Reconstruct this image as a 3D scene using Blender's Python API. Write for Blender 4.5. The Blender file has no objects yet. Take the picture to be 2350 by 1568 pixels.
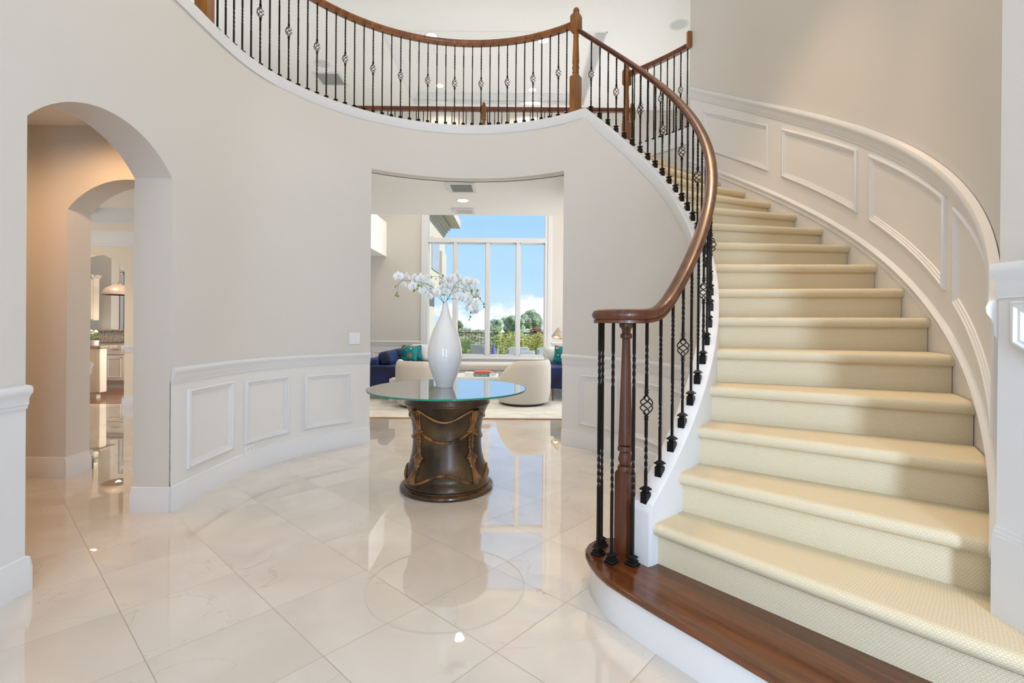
import bpy, bmesh, math, random
from math import sin, cos, pi, radians, sqrt, atan2, hypot
from mathutils import Vector, Matrix

# ------------------------------------------------------------------ scene, camera, sky, main lights
SC = bpy.context.scene
COL = SC.collection
random.seed(7)
SC.view_settings.view_transform = 'Standard'
SC.view_settings.look = 'None'
SC.view_settings.gamma = 1.0
SC.view_settings.use_curve_mapping = False
SC.view_settings.exposure = 0.0
SC.cycles.max_bounces = 10
SC.cycles.diffuse_bounces = 6
SC.cycles.glossy_bounces = 4
SC.cycles.transmission_bounces = 8
SC.cycles.transparent_max_bounces = 12
SC.cycles.sample_clamp_indirect = 6.0
SC.cycles.caustics_reflective = False
SC.cycles.caustics_refractive = False

EYE = Vector((0.0, 0.0, 1.25))
FPX, SHY, PITCH, ROLL = 1123.77, -35.03, 0.0020, 0.0083
cam_data = bpy.data.cameras.new('camera')
cam = bpy.data.objects.new('camera', cam_data)
COL.objects.link(cam)
cam_data.sensor_fit = 'HORIZONTAL'
cam_data.sensor_width = 36.0
cam_data.lens = FPX / 2350 * 36.0
cam_data.shift_y = SHY / 2350
cam_data.clip_start = 0.05
cam_data.clip_end = 500
_cp, _sp, _cr, _sr = cos(PITCH), sin(PITCH), cos(ROLL), sin(ROLL)
_fwd = Vector((0, _cp, -_sp)); _dn0 = Vector((0, -_sp, -_cp)); _rt0 = Vector((1, 0, 0))
_rt = _rt0 * _cr - _dn0 * _sr
_dn = _rt0 * _sr + _dn0 * _cr
M3 = Matrix((_rt, -_dn, -_fwd)).transposed()
cam.matrix_world = Matrix.Translation(EYE) @ M3.to_4x4()
SC.camera = cam


def at(x, y, Y):
    """a point of the place at distance Y along the line of sight of pixel x, y"""
    d = _rt * ((x - 1175) / FPX) + _dn * ((y - 784 - SHY) / FPX) + _fwd
    return EYE + d * (Y / d.y)


def world_sky():
    w = bpy.data.worlds.new('sky'); SC.world = w
    w.use_nodes = True
    nt = w.node_tree; n = nt.nodes; l = nt.links
    n.clear()
    out = n.new('ShaderNodeOutputWorld'); bg = n.new('ShaderNodeBackground')
    tc = n.new('ShaderNodeTexCoord')
    sep = n.new('ShaderNodeSeparateXYZ')
    l.new(tc.outputs['Generated'], sep.inputs[0])
    ramp = n.new('ShaderNodeValToRGB')
    l.new(sep.outputs['Z'], ramp.inputs[0])
    e = ramp.color_ramp.elements
    e[0].position = 0.0; e[0].color = (.62, .80, 1.0, 1)
    e[1].position = 0.30; e[1].color = (.32, .59, .99, 1)
    m = e.new(0.10); m.color = (.46, .70, 1.0, 1)
    mp = n.new('ShaderNodeMapping'); mp.inputs['Scale'].default_value = (3.2, 3.2, 7.5)
    mp.inputs['Location'].default_value = (0.35, 0.0, 0.12)
    l.new(tc.outputs['Generated'], mp.inputs[0])
    nz = n.new('ShaderNodeTexNoise'); nz.inputs['Scale'].default_value = 2.6
    nz.inputs['Detail'].default_value = 7; nz.inputs['Roughness'].default_value = .55
    l.new(mp.outputs[0], nz.inputs[0])
    band = n.new('ShaderNodeMapRange'); band.inputs[1].default_value = .085; band.inputs[2].default_value = .03
    band.inputs[3].default_value = -.10; band.inputs[4].default_value = .12
    l.new(sep.outputs['Z'], band.inputs[0])
    add = n.new('ShaderNodeMath'); l.new(nz.outputs[0], add.inputs[0]); l.new(band.outputs[0], add.inputs[1])
    cr = n.new('ShaderNodeValToRGB')
    cr.color_ramp.elements[0].position = .57; cr.color_ramp.elements[0].color = (0, 0, 0, 1)
    cr.color_ramp.elements[1].position = .67; cr.color_ramp.elements[1].color = (1, 1, 1, 1)
    l.new(add.outputs[0], cr.inputs[0])
    mix = n.new('ShaderNodeMixRGB'); mix.inputs[2].default_value = (.95, .96, 1.0, 1)
    l.new(cr.outputs[0], mix.inputs[0]); l.new(ramp.outputs[0], mix.inputs[1])
    l.new(mix.outputs[0], bg.inputs[0]); bg.inputs[1].default_value = 1.15
    l.new(bg.outputs[0], out.inputs[0])
world_sky()


def area_light(name, loc, target, sx, sy, power, color):
    d = bpy.data.lights.new(name, 'AREA'); d.shape = 'RECTANGLE'
    d.size = sx; d.size_y = sy; d.energy = power; d.color = color
    o = bpy.data.objects.new(name, d); COL.objects.link(o)
    o.location = loc
    o.rotation_euler = (Vector(target) - Vector(loc)).to_track_quat('-Z', 'Z').to_euler()
    return o


sun_d = bpy.data.lights.new('sun', 'SUN'); sun_d.energy = 6.5; sun_d.angle = radians(.6); sun_d.color = (1, .96, .88)
sun = bpy.data.objects.new('sun', sun_d); COL.objects.link(sun)
sun.rotation_euler = Vector((-.75, .22, -.75)).to_track_quat('-Z', 'Z').to_euler()
# daylight entering through the entrance glazing behind the camera
area_light('daylight_sidelight', (.98, -1.36, 1.10), (.98, 5, 1.0), .32, 2.0, 104, (.58, .76, 1.0))
area_light('daylight_entry_glass', (-.9, -1.36, 1.25), (-.9, 5, 1.25), .9, 2.0, 24, (.80, .90, 1.0))
area_light('daylight_upper_window', (-.4, -1.36, 4.15), (-.4, 5, 3.6), 2.6, 2.0, 72, (.95, .97, 1.0)).visible_glossy = False
# daylight entering through the tall living room window, then added fill lights
area_light('daylight_living_window', (-.54, 10.12, 2.4), (-.54, 0, 1.6), 2.4, 3.4, 34, (.86, .93, 1.0)).visible_glossy = False
area_light('added_fill_living_side', (3.84, 8.7, 1.75), (-3, 8.7, 1.6), 2.4, 2.6, 195, (.95, .97, 1.0)).visible_glossy = False  # added fill to brighten the living room; this wall has no window
area_light('added_fill_upper_hall', (-5.5, 6.2, 4.6), (0, 6.2, 4.7), 3.4, 1.6, 42, (.96, .98, 1.0)).visible_glossy = False  # added fill to lift the upper hall and its ceiling, no windows there
area_light('added_fill_dining', (-8.95, 5.6, 1.5), (0, 5.6, 1.5), 2.0, 1.8, 62, (1.0, .93, .82)).visible_glossy = False  # added fill to brighten the dining room, set before a solid wall
area_light('added_fill_kitchen', (-4.2, 8.75, 1.8), (-8, 9.6, 1.0), 1.6, 1.6, 130, (1.0, .94, .85)).visible_glossy = False  # added fill for the cabinet fronts, hung mid-room away from the window

# ------------------------------------------------------------------ helpers
def pin(col, k=1.0): return (col[0] * k, col[1] * k, col[2] * k, 1)


def material(name, color, rough=.5, metal=0.0, spec=.5, coat=0.0, noise=None, bump=None, trans=0.0):
    """noise=(scale, amount, stretch); bump=(scale, strength, kind)"""
    m = bpy.data.materials.new(name); m.use_nodes = True
    nt = m.node_tree; n = nt.nodes; l = nt.links
    b = n['Principled BSDF']
    b.inputs['Base Color'].default_value = pin(color)
    b.inputs['Roughness'].default_value = rough
    b.inputs['Metallic'].default_value = metal
    b.inputs['Specular IOR Level'].default_value = spec
    b.inputs['Coat Weight'].default_value = coat
    b.inputs['Transmission Weight'].default_value = trans
    tc = n.new('ShaderNodeTexCoord')
    if noise:
        mp = n.new('ShaderNodeMapping'); l.new(tc.outputs['Object'], mp.inputs[0])
        mp.inputs['Scale'].default_value = noise[2] if len(noise) > 2 else (1, 1, 1)
        t = n.new('ShaderNodeTexNoise'); t.inputs['Scale'].default_value = noise[0]
        t.inputs['Detail'].default_value = 4
        l.new(mp.outputs[0], t.inputs[0])
        r = n.new('ShaderNodeValToRGB'); a = noise[1]
        r.color_ramp.elements[0].position = .32; r.color_ramp.elements[1].position = .70
        r.color_ramp.elements[0].color = pin(color, 1 - a)
        c2 = noise[3] if len(noise) > 3 else [min(1, c * (1 + a)) for c in color]
        r.color_ramp.elements[1].color = pin(c2)
        l.new(t.outputs[0], r.inputs[0]); l.new(r.outputs[0], b.inputs['Base Color'])
    if bump:
        if bump[2] == 'voronoi':
            t = n.new('ShaderNodeTexVoronoi'); t.inputs['Scale'].default_value = bump[0]; o = t.outputs['Distance']
        else:
            t = n.new('ShaderNodeTexNoise'); t.inputs['Scale'].default_value = bump[0]; t.inputs['Detail'].default_value = 3; o = t.outputs[0]
        l.new(tc.outputs['Object'], t.inputs[0])
        bp = n.new('ShaderNodeBump'); bp.inputs['Strength'].default_value = bump[1]; bp.inputs['Distance'].default_value = .01
        l.new(o, bp.inputs['Height']); l.new(bp.outputs[0], b.inputs['Normal'])
    return m


def emission(name, color, strength):
    m = bpy.data.materials.new(name); m.use_nodes = True
    n = m.node_tree.nodes; n.clear()
    o = n.new('ShaderNodeOutputMaterial'); e = n.new('ShaderNodeEmission')
    e.inputs[0].default_value = pin(color); e.inputs[1].default_value = strength
    m.node_tree.links.new(e.outputs[0], o.inputs[0])
    return m


def marble_floor():
    m = bpy.data.materials.new('cream_marble_tile'); m.use_nodes = True
    nt = m.node_tree; n = nt.nodes; l = nt.links
    b = n['Principled BSDF']
    geo = n.new('ShaderNodeNewGeometry')
    s = .4572; ph = .8348; ox, oy = -2.3278, 2.0795
    e1 = (cos(ph), sin(ph)); e2 = (sin(ph), -cos(ph))
    def dot(e):
        v = n.new('ShaderNodeVectorMath'); v.operation = 'DOT_PRODUCT'
        sub = n.new('ShaderNodeVectorMath'); sub.operation = 'SUBTRACT'; sub.inputs[1].default_value = (ox, oy, 0)
        l.new(geo.outputs['Position'], sub.inputs[0]); l.new(sub.outputs[0], v.inputs[0])
        v.inputs[1].default_value = (e[0] / s, e[1] / s, 0)
        return v.outputs['Value']
    def mth(op, a, bb=None, c=None):
        x = n.new('ShaderNodeMath'); x.operation = op
        for i, q in enumerate((a, bb, c)):
            if q is None: continue
            if isinstance(q, (int, float)): x.inputs[i].default_value = q
            else: l.new(q, x.inputs[i])
        return x.outputs[0]
    u, v = dot(e1), dot(e2)
    fu, fv = mth('FLOOR', u), mth('FLOOR', v)
    def edge(q): return mth('ABSOLUTE', mth('SUBTRACT', mth('FRACT', mth('ADD', q, .5)), .5))
    grout = mth('LESS_THAN', mth('MINIMUM', edge(u), edge(v)), .0042)
    comb = n.new('ShaderNodeCombineXYZ'); l.new(fu, comb.inputs[0]); l.new(fv, comb.inputs[1])
    wn = n.new('ShaderNodeTexWhiteNoise'); wn.noise_dimensions = '3D'; l.new(comb.outputs[0], wn.inputs[0])
    off = n.new('ShaderNodeVectorMath'); off.operation = 'MULTIPLY_ADD'
    l.new(wn.outputs['Color'], off.inputs[0]); off.inputs[1].default_value = (9, 9, 9); l.new(geo.outputs['Position'], off.inputs[2])
    nz = n.new('ShaderNodeTexNoise'); nz.inputs['Scale'].default_value = 2.2; nz.inputs['Detail'].default_value = 8
    nz.inputs['Distortion'].default_value = .6
    l.new(off.outputs[0], nz.inputs[0])
    ramp = n.new('ShaderNodeValToRGB')
    ramp.color_ramp.elements[0].position = .3; ramp.color_ramp.elements[0].color = (.585, .52, .45, 1)
    ramp.color_ramp.elements[1].position = .7; ramp.color_ramp.elements[1].color = (.68, .625, .555, 1)
    l.new(nz.outputs[0], ramp.inputs[0])
    nv = n.new('ShaderNodeTexNoise'); nv.inputs['Scale'].default_value = 1.5; nv.inputs['Detail'].default_value = 9
    nv.inputs['Distortion'].default_value = 1.2; l.new(off.outputs[0], nv.inputs[0])
    vein = mth('LESS_THAN', mth('ABSOLUTE', mth('SUBTRACT', nv.outputs[0], .5)), .0035)
    nm = n.new('ShaderNodeTexNoise'); nm.inputs['Scale'].default_value = 1.1; l.new(off.outputs[0], nm.inputs[0])
    vein = mth('MULTIPLY', vein, mth('MULTIPLY', mth('GREATER_THAN', nm.outputs[0], .53), .22))
    mx = n.new('ShaderNodeMixRGB'); mx.inputs[2].default_value = (.40, .28, .18, 1)
    l.new(vein, mx.inputs[0]); l.new(ramp.outputs[0], mx.inputs[1])
    tint = n.new('ShaderNodeMixRGB'); tint.blend_type = 'MULTIPLY'; tint.inputs[0].default_value = 1
    tv = n.new('ShaderNodeMapRange'); tv.inputs[3].default_value = .965; tv.inputs[4].default_value = 1.02
    l.new(wn.outputs['Value'], tv.inputs[0])
    l.new(mx.outputs[0], tint.inputs[1]); l.new(tv.outputs[0], tint.inputs[2])
    g = n.new('ShaderNodeMixRGB'); g.inputs[2].default_value = (.40, .33, .25, 1)
    l.new(grout, g.inputs[0]); l.new(tint.outputs[0], g.inputs[1])
    l.new(g.outputs[0], b.inputs['Base Color'])
    b.inputs['Roughness'].default_value = .035
    b.inputs['Specular IOR Level'].default_value = .5
    b.inputs['IOR'].default_value = 1.6
    b.inputs['Coat Weight'].default_value = .8; b.inputs['Coat Roughness'].default_value = .01; b.inputs['Coat IOR'].default_value = 1.6
    rg = mth('MULTIPLY_ADD', grout, .4, .008); l.new(rg, b.inputs['Roughness'])
    return m


def carpet():
    m = bpy.data.materials.new('loop_pile_stair_carpet'); m.use_nodes = True
    nt = m.node_tree; n = nt.nodes; l = nt.links
    b = n['Principled BSDF']; b.inputs['Roughness'].default_value = .95
    b.inputs['Specular IOR Level'].default_value = .1
    tc = n.new('ShaderNodeTexCoord')
    sep = n.new('ShaderNodeSeparateXYZ'); l.new(tc.outputs['UV'], sep.inputs[0])
    def mth(op, a, b_=None, c_=None):
        x = n.new('ShaderNodeMath'); x.operation = op
        for i, q in enumerate((a, b_, c_)):
            if q is None: continue
            if isinstance(q, (int, float)): x.inputs[i].default_value = q
            else: l.new(q, x.inputs[i])
        return x.outputs[0]
    nz = n.new('ShaderNodeTexNoise'); nz.inputs['Scale'].default_value = 60; l.new(tc.outputs['UV'], nz.inputs[0])
    jit = mth('MULTIPLY', mth('SUBTRACT', nz.outputs[0], .5), .9)
    rv = mth('ADD', mth('DIVIDE', sep.outputs[1], .0072), jit)
    row = mth('FLOOR', rv)
    cu = mth('ADD', mth('ADD', mth('DIVIDE', sep.outputs[0], .0105), mth('MULTIPLY', mth('MODULO', row, 2), .5)), jit)
    fu = mth('SUBTRACT', mth('FRACT', cu), .5); fv = mth('SUBTRACT', mth('FRACT', rv), .5)
    d2 = mth('ADD', mth('MULTIPLY', fu, fu), mth('MULTIPLY', fv, fv))
    dist = mth('SQRT', d2)
    r = n.new('ShaderNodeValToRGB')
    r.color_ramp.elements[0].position = .30; r.color_ramp.elements[0].color = (.675, .59, .425, 1)
    r.color_ramp.elements[1].position = .66; r.color_ramp.elements[1].color = (.50, .425, .29, 1)
    l.new(dist, r.inputs[0]); l.new(r.outputs[0], b.inputs['Base Color'])
    bp = n.new('ShaderNodeBump'); bp.invert = True; bp.inputs['Strength'].default_value = .5; bp.inputs['Distance'].default_value = .004
    l.new(d2, bp.inputs['Height']); l.new(bp.outputs[0], b.inputs['Normal'])
    return m


def wood(name, dark, light, rough=.28, axis=(1, 1, .12), scale=22, coat=.3, turn=0.0):
    m = bpy.data.materials.new(name); m.use_nodes = True
    nt = m.node_tree; n = nt.nodes; l = nt.links
    b = n['Principled BSDF']; b.inputs['Roughness'].default_value = rough; b.inputs['Coat Weight'].default_value = coat
    b.inputs['Coat Roughness'].default_value = .12
    tc = n.new('ShaderNodeTexCoord'); mp = n.new('ShaderNodeMapping'); mp.inputs['Scale'].default_value = axis
    mp.vector_type = 'TEXTURE' if turn else 'POINT'; mp.inputs['Rotation'].default_value = (0, 0, turn)
    if turn: mp.inputs['Scale'].default_value = tuple(1 / q for q in axis)
    l.new(tc.outputs['Object'], mp.inputs[0])
    t = n.new('ShaderNodeTexNoise'); t.inputs['Scale'].default_value = scale; t.inputs['Detail'].default_value = 6
    t.inputs['Distortion'].default_value = .7
    l.new(mp.outputs[0], t.inputs[0])
    r = n.new('ShaderNodeValToRGB')
    r.color_ramp.elements[0].position = .32; r.color_ramp.elements[0].color = pin(dark)
    r.color_ramp.elements[1].position = .68; r.color_ramp.elements[1].color = pin(light)
    l.new(t.outputs[0], r.inputs[0]); l.new(r.outputs[0], b.inputs['Base Color'])
    return m


def glass_sheet(name, tint, gloss=1.0, rough=0.0, ior=1.5):
    """clear glass that lets daylight through: see-through mixed with a mirror by the angle"""
    m = bpy.data.materials.new(name); m.use_nodes = True
    nt = m.node_tree; n = nt.nodes; l = nt.links; n.clear()
    o = n.new('ShaderNodeOutputMaterial'); mx = n.new('ShaderNodeMixShader')
    t = n.new('ShaderNodeBsdfTransparent'); t.inputs[0].default_value = pin(tint)
    g = n.new('ShaderNodeBsdfGlossy'); g.inputs[1].default_value = rough
    f = n.new('ShaderNodeFresnel'); f.inputs[0].default_value = ior
    k = n.new('ShaderNodeMath'); k.operation = 'MULTIPLY'; k.inputs[1].default_value = gloss
    l.new(f.outputs[0], k.inputs[0]); l.new(k.outputs[0], mx.inputs[0])
    l.new(t.outputs[0], mx.inputs[1]); l.new(g.outputs[0], mx.inputs[2]); l.new(mx.outputs[0], o.inputs[0])
    return m


WALL = material('beige_wall_paint', (.615, .585, .54), .75, bump=(260, .06, 'noise'))
TRIM = material('white_trim_paint', (.675, .675, .68), .38)
CEIL = material('white_textured_ceiling', (.80, .80, .78), .85, bump=(120, .25, 'noise'))
MARBLE = marble_floor()
CARPET = carpet()
RAILW = wood('reddish_brown_handrail_wood', (.045, .012, .005), (.115, .034, .012), .34, coat=.12)
OAK = wood('golden_brown_oak', (.15, .050, .008), (.31, .115, .020), .34, coat=.12)
CHERRY = wood('cherry_red_wood', (.085, .020, .007), (.20, .054, .017), .34, coat=.12)
TREADW = wood('dark_stained_tread_wood', (.058, .016, .0045), (.15, .047, .012), .2, axis=(.07, 1, 1), scale=26, coat=.3, turn=-.956)
IRON = material('black_wrought_iron', (.012, .011, .011), .32, .6, noise=(60, .3))
BRONZE = IRON

class MB:
    """collects shapes into one mesh"""
    def __init__(self): self.v = []; self.f = []; self.mat = None
    def add(self, verts, faces):
        o = len(self.v)
        self.v += [tuple(p) for p in verts]
        self.f += [tuple(i + o for i in q) for q in faces]
        return self
    def box(self, x0, x1, y0, y1, z0, z1, M=None):
        p = [(x, y, z) for z in (z0, z1) for y in (y0, y1) for x in (x0, x1)]
        if M is not None: p = [M @ Vector(q) for q in p]
        return self.add(p, [(0, 2, 3, 1), (4, 5, 7, 6), (0, 1, 5, 4), (1, 3, 7, 5), (3, 2, 6, 7), (2, 0, 4, 6)])
    def rings(self, rings, closed_ring=True, closed_path=False, caps=True):
        n = len(rings[0]); V = [p for r in rings for p in r]; F = []
        m = len(rings)
        for i in range(m if closed_path else m - 1):
            j = (i + 1) % m
            for k in range(n if closed_ring else n - 1):
                k2 = (k + 1) % n
                F.append((i * n + k, i * n + k2, j * n + k2, j * n + k))
        if caps and closed_ring and not closed_path:
            F.append(tuple(range(n - 1, -1, -1))); F.append(tuple((m - 1) * n + k for k in range(n)))
        return self.add(V, F)
    def lathe(self, prof, c=(0, 0, 0), seg=32, a0=0.0, flat=1.0, M=None):
        """prof: list of (radius, z)"""
        R = []
        for r, z in prof:
            ring = []
            for k in range(seg):
                a = a0 + 2 * pi * k / seg
                p = Vector((c[0] + max(r, 1e-4) * cos(a), c[1] + max(r, 1e-4) * sin(a) * flat, c[2] + z))
                ring.append(M @ p if M is not None else p)
            R.append(ring)
        return self.rings(R)
    def tube(self, pts, r, seg=6, taper=None, caps=True):
        pts = [Vector(p) for p in pts]; R = []
        ref = None
        for i, p in enumerate(pts):
            t = (pts[min(i + 1, len(pts) - 1)] - pts[max(i - 1, 0)]).normalized()
            if ref is None:
                ref = Vector((0, 0, 1)) if abs(t.z) < .9 else Vector((1, 0, 0))
            u = (ref - t * ref.dot(t)).normalized(); ref = u
            w = t.cross(u)
            rr = r if taper is None else taper(i / (len(pts) - 1)) * r
            R.append([p + (u * cos(2 * pi * k / seg) + w * sin(2 * pi * k / seg)) * rr for k in range(seg)])
        return self.rings(R, caps=caps)
    def sweep(self, pts, nrm, prof, closed=False):
        """prof: list of (out, up) as a closed outline; pts with outward normals (horizontal)"""
        R = [[Vector(p) + Vector(n) * a + Vector((0, 0, b)) for a, b in prof] for p, n in zip(pts, nrm)]
        return self.rings(R, closed_path=closed)
    def prism(self, poly, z0, z1):
        n = len(poly)
        V = [(x, y, z0) for x, y in poly] + [(x, y, z1) for x, y in poly]
        F = [tuple(range(n - 1, -1, -1)), tuple(range(n, 2 * n))] + [(i, (i + 1) % n, n + (i + 1) % n, n + i) for i in range(n)]
        return self.add(V, F)
    def build(self, name, mat, parent=None, smooth=False, bevel=0, loc=None, fix=True):
        me = bpy.data.meshes.new(name)
        v = self.v
        if loc is not None:
            v = [(x - loc[0], y - loc[1], z - loc[2]) for x, y, z in v]
        me.from_pydata(v, [], self.f)
        if fix:
            bm = bmesh.new(); bm.from_mesh(me)
            bmesh.ops.remove_doubles(bm, verts=bm.verts, dist=1e-5)
            bmesh.ops.recalc_face_normals(bm, faces=bm.faces)
            bm.to_mesh(me); bm.free()
        me.materials.append(mat)
        me.update()
        if smooth:
            for p in me.polygons: p.use_smooth = True
            me.set_sharp_from_angle(angle=radians(38 if smooth is True else smooth))
        o = bpy.data.objects.new(name, me); COL.objects.link(o)
        if parent is not None: o.parent = parent
        if loc is not None: o.location = loc
        if bevel:
            b = o.modifiers.new('bevel', 'BEVEL'); b.width = bevel; b.segments = 2 if bevel < .02 else 4
            b.limit_method = 'ANGLE'; b.angle_limit = radians(40)
            if smooth is False:
                for p in me.polygons: p.use_smooth = True
                me.set_sharp_from_angle(angle=radians(50))
        return o


def tag(o, label=None, cat=None, group=None, kind=None):
    if label: o['label'] = label
    if cat: o['category'] = cat
    if group: o['group'] = group
    if kind: o['kind'] = kind
    return o


def thing(name, label, cat, loc=(0, 0, 0), rz=0.0, group=None):
    o = bpy.data.objects.new(name, None); COL.objects.link(o)
    o.empty_display_size = .1
    o.location = loc; o.rotation_euler = (0, 0, rz)
    return tag(o, label, cat, group)


def struct(name, mb, m, smooth=False, label=None, bevel=0):
    o = mb.build(name, m, smooth=smooth, bevel=bevel)
    o['kind'] = 'structure'
    if label: o['label'] = label
    return o


def children(o): return [c for c in bpy.data.objects if c.parent == o]


def copy_tree(o, parent=None):
    c = o.copy(); COL.objects.link(c)
    if parent is not None: c.parent = parent
    for ch in children(o): copy_tree(ch, c)
    return c


def sstep(x, a, b):
    t = max(0, min(1, (x - a) / (b - a))); return t * t * (3 - 2 * t)


def lerp(a, b, t): return a + (b - a) * t


def frame_rings(mb, S, s0, s1, t0, t1, prof, ns=8, nt=2, tslope=0.0, tb_slope=None):
    """picture-frame moulding on a surface S(s,t,h); prof: (inset, height) from the outer edge to the inner edge"""
    tb_slope = tslope if tb_slope is None else tb_slope
    R = []
    for d, h in prof:
        a, b = s0 + d, s1 - d; ring = []
        lo = lambda s: t0 + tb_slope * (s - s0) + d
        hi = lambda s: t1 + tslope * (s - s0) - d
        for k in range(ns): s = lerp(a, b, k / ns); ring.append(S(s, lo(s), h))
        for k in range(nt): ring.append(S(b, lerp(lo(b), hi(b), k / nt), h))
        for k in range(ns): s = lerp(b, a, k / ns); ring.append(S(s, hi(s), h))
        for k in range(nt): ring.append(S(a, lerp(hi(a), lo(a), k / nt), h))
        R.append(ring)
    mb.rings(R, caps=False)
PANEL_PROF = [(0, 0), (.002, .014), (.010, .020), (.018, .020), (.024, .013), (.032, .013), (.037, .007), (.046, .007), (.050, 0)]
BASE_PROF = [(0, 0), (.018, 0), (.018, .115), (.013, .125), (.013, .138), (.008, .15), (.008, .158), (0, .165)]
RAIL_PROF = [(0, 0), (.008, 0), (.008, .012), (.014, .020), (.014, .045), (.020, .060), (.030, .075), (.032, .090), (.026, .105), (0, .110)]

# ------------------------------------------------------------------ the setting
C = (-.465, 3.647)
B = (-.7792, 3.8859)
RI, RO = 1.82, 3.30
RISE = .1871
ZB = 3.366                       # upper floor
D2R = pi / 180


def cpt(th, r, z): return Vector((C[0] + r * cos(th * D2R), C[1] + r * sin(th * D2R), z))
def bpt(th, r, z): return Vector((B[0] + r * cos(th * D2R), B[1] + r * sin(th * D2R), z))


def rin(th):
    for (a, ra), (b, rb) in (((-60, 1.75), (5, 1.765)), ((5, 1.765), (35, 1.785)), ((35, 1.785), (57, 1.815)), ((57, 1.815), (70, 1.82))):
        if th <= b: return lerp(ra, rb, max(0, (th - a) / (b - a)))
    return RI


def zcap(th):
    """top of the white curb that follows the flight, level along the balcony"""
    return min(3.478, .4549 + 1.694 * (th * D2R + .9368))


def _left_table():
    """plan of the foyer face of the left wall: straight, easing into the round"""
    P = [Vector((-2.245, 2.9 + .1 * k, 0)) for k in range(4)]
    p0, p3 = Vector((-2.245, 3.3, 0)), cpt(156, RI, 0)
    p1, p2 = p0 + Vector((0, .46, 0)), p3 + Vector((-sin(156 * D2R), cos(156 * D2R), 0)) * .34
    for k in range(25):
        t = k / 24; P.append(p0 * (1 - t) ** 3 + p1 * 3 * t * (1 - t) ** 2 + p2 * 3 * t * t * (1 - t) + p3 * t ** 3)
    S = [0]
    for a_, b_ in zip(P, P[1:]): S.append(S[-1] + (b_ - a_).length)
    return P, S
LP, LS = _left_table()
S156 = LS[-1]
def _left(s):
    if s >= S156:
        a_ = (156 - (s - S156) / RI / D2R) * D2R
        return Vector((C[0] + RI * cos(a_), C[1] + RI * sin(a_), 0)), Vector((-cos(a_), -sin(a_), 0))
    i = 0
    while i < len(LS) - 2 and LS[i + 1] < s: i += 1
    t = (s - LS[i]) / (LS[i + 1] - LS[i])
    d = lambda k: (LP[min(k + 1, len(LP) - 1)] - LP[max(k - 1, 0)]).normalized()
    tg = d(i).lerp(d(i + 1), t).normalized()
    return LP[i].lerp(LP[i + 1], t), Vector((tg.y, -tg.x, 0))
def s_left(s, z, h):
    p, n = _left(s); return p + n * h + Vector((0, 0, z))
def n_left(s): return _left(s)[1]
def th_s(th): return S156 + (156 - th) * D2R * RI
def y_s(y):
    for i in range(len(LP) - 1):
        if LP[i].y <= y <= LP[i + 1].y: return lerp(LS[i], LS[i + 1], (y - LP[i].y) / (LP[i + 1].y - LP[i].y))
def s_outer(s, z, h): return bpt(-46.2 + s / RO / D2R, RO - h, z)
def ths_o(th): return (th + 46.2) * D2R * RO


def span(a, b, n): return [lerp(a, b, i / n) for i in range(n + 1)]


def shell(mb, ths, r0, r1, z0, z1, pt=cpt):
    f0 = r0 if callable(r0) else (lambda t: r0); f1 = r1 if callable(r1) else (lambda t: r1)
    g0 = z0 if callable(z0) else (lambda t: z0); g1 = z1 if callable(z1) else (lambda t: z1)
    return mb.rings([[pt(t, f0(t), g0(t)), pt(t, f0(t), g1(t)), pt(t, f1(t), g1(t)), pt(t, f1(t), g0(t))] for t in ths])


def arch(mb, u0, u1, spring, rise, top, P, depth, n=24):
    hw = (u1 - u0) / 2; R = (hw * hw + rise * rise) / (2 * rise); R_ = []
    for u in span(u0, u1, n):
        z = spring + rise - (R - sqrt(max(0, R * R - (u - u0 - hw) ** 2)))
        R_.append([P(u, z, 0), P(u, top, 0), P(u, top, depth), P(u, z, depth)])
    return mb.rings(R_)


# floors
fl = MB().prism([(-12, -1.6), (4.1, -1.6), (4.1, 10.2), (-3.1, 10.2), (-3.1, 7.45), (-12, 7.45)], -.12, 0)
struct('floor', fl, MARBLE)
KFLOOR = wood('brown_kitchen_floor_wood', (.13, .05, .02), (.24, .11, .05), .22, axis=(.15, 1, 1), scale=14)
struct('floor_kitchen', MB().prism([(-12, 7.45), (-3.1, 7.45), (-3.1, 12.6), (-12, 12.6)], -.12, 0), KFLOOR)

# round foyer wall (left half), its arch to the corridor, the header over the living room opening
w = MB()
w.rings([[s_left(s, 0, 0), s_left(s, 3.385, 0), s_left(s, 3.385, -.16 if s > y_s(3.9) else -.25), s_left(s, 0, -.16 if s > y_s(3.9) else -.25)] for s in [y_s(3.228)] + span(y_s(3.25), th_s(124.3), 50)])
w.box(-2.495, -2.245, -1.5, 2.262, 0, 5.75)
arch(w, 2.262, 3.228, 2.2, .22, 3.385, lambda u, z, d: Vector((-2.245 - d, u, z)), .25)
w.box(-2.495, -2.245, 2.262, 3.0, 3.385, 5.75)
struct('wall_left', w, WALL, smooth=True)
w = shell(MB(), span(56.6, 124.3, 40), RI, 1.97, 2.885, 3.385)
struct('wall_header', w, WALL, smooth=True)
# wall carrying the flight, right of the opening
w = MB()
ths = span(-53.6, 56.6, 90)
shell(w, ths, rin, lambda t: rin(t) + .08 + (.07 * sstep(t, 50, 53)), 0, lambda t: zcap(t) - .05)
struct('wall_stair_side', w, WALL, smooth=True)
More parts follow.
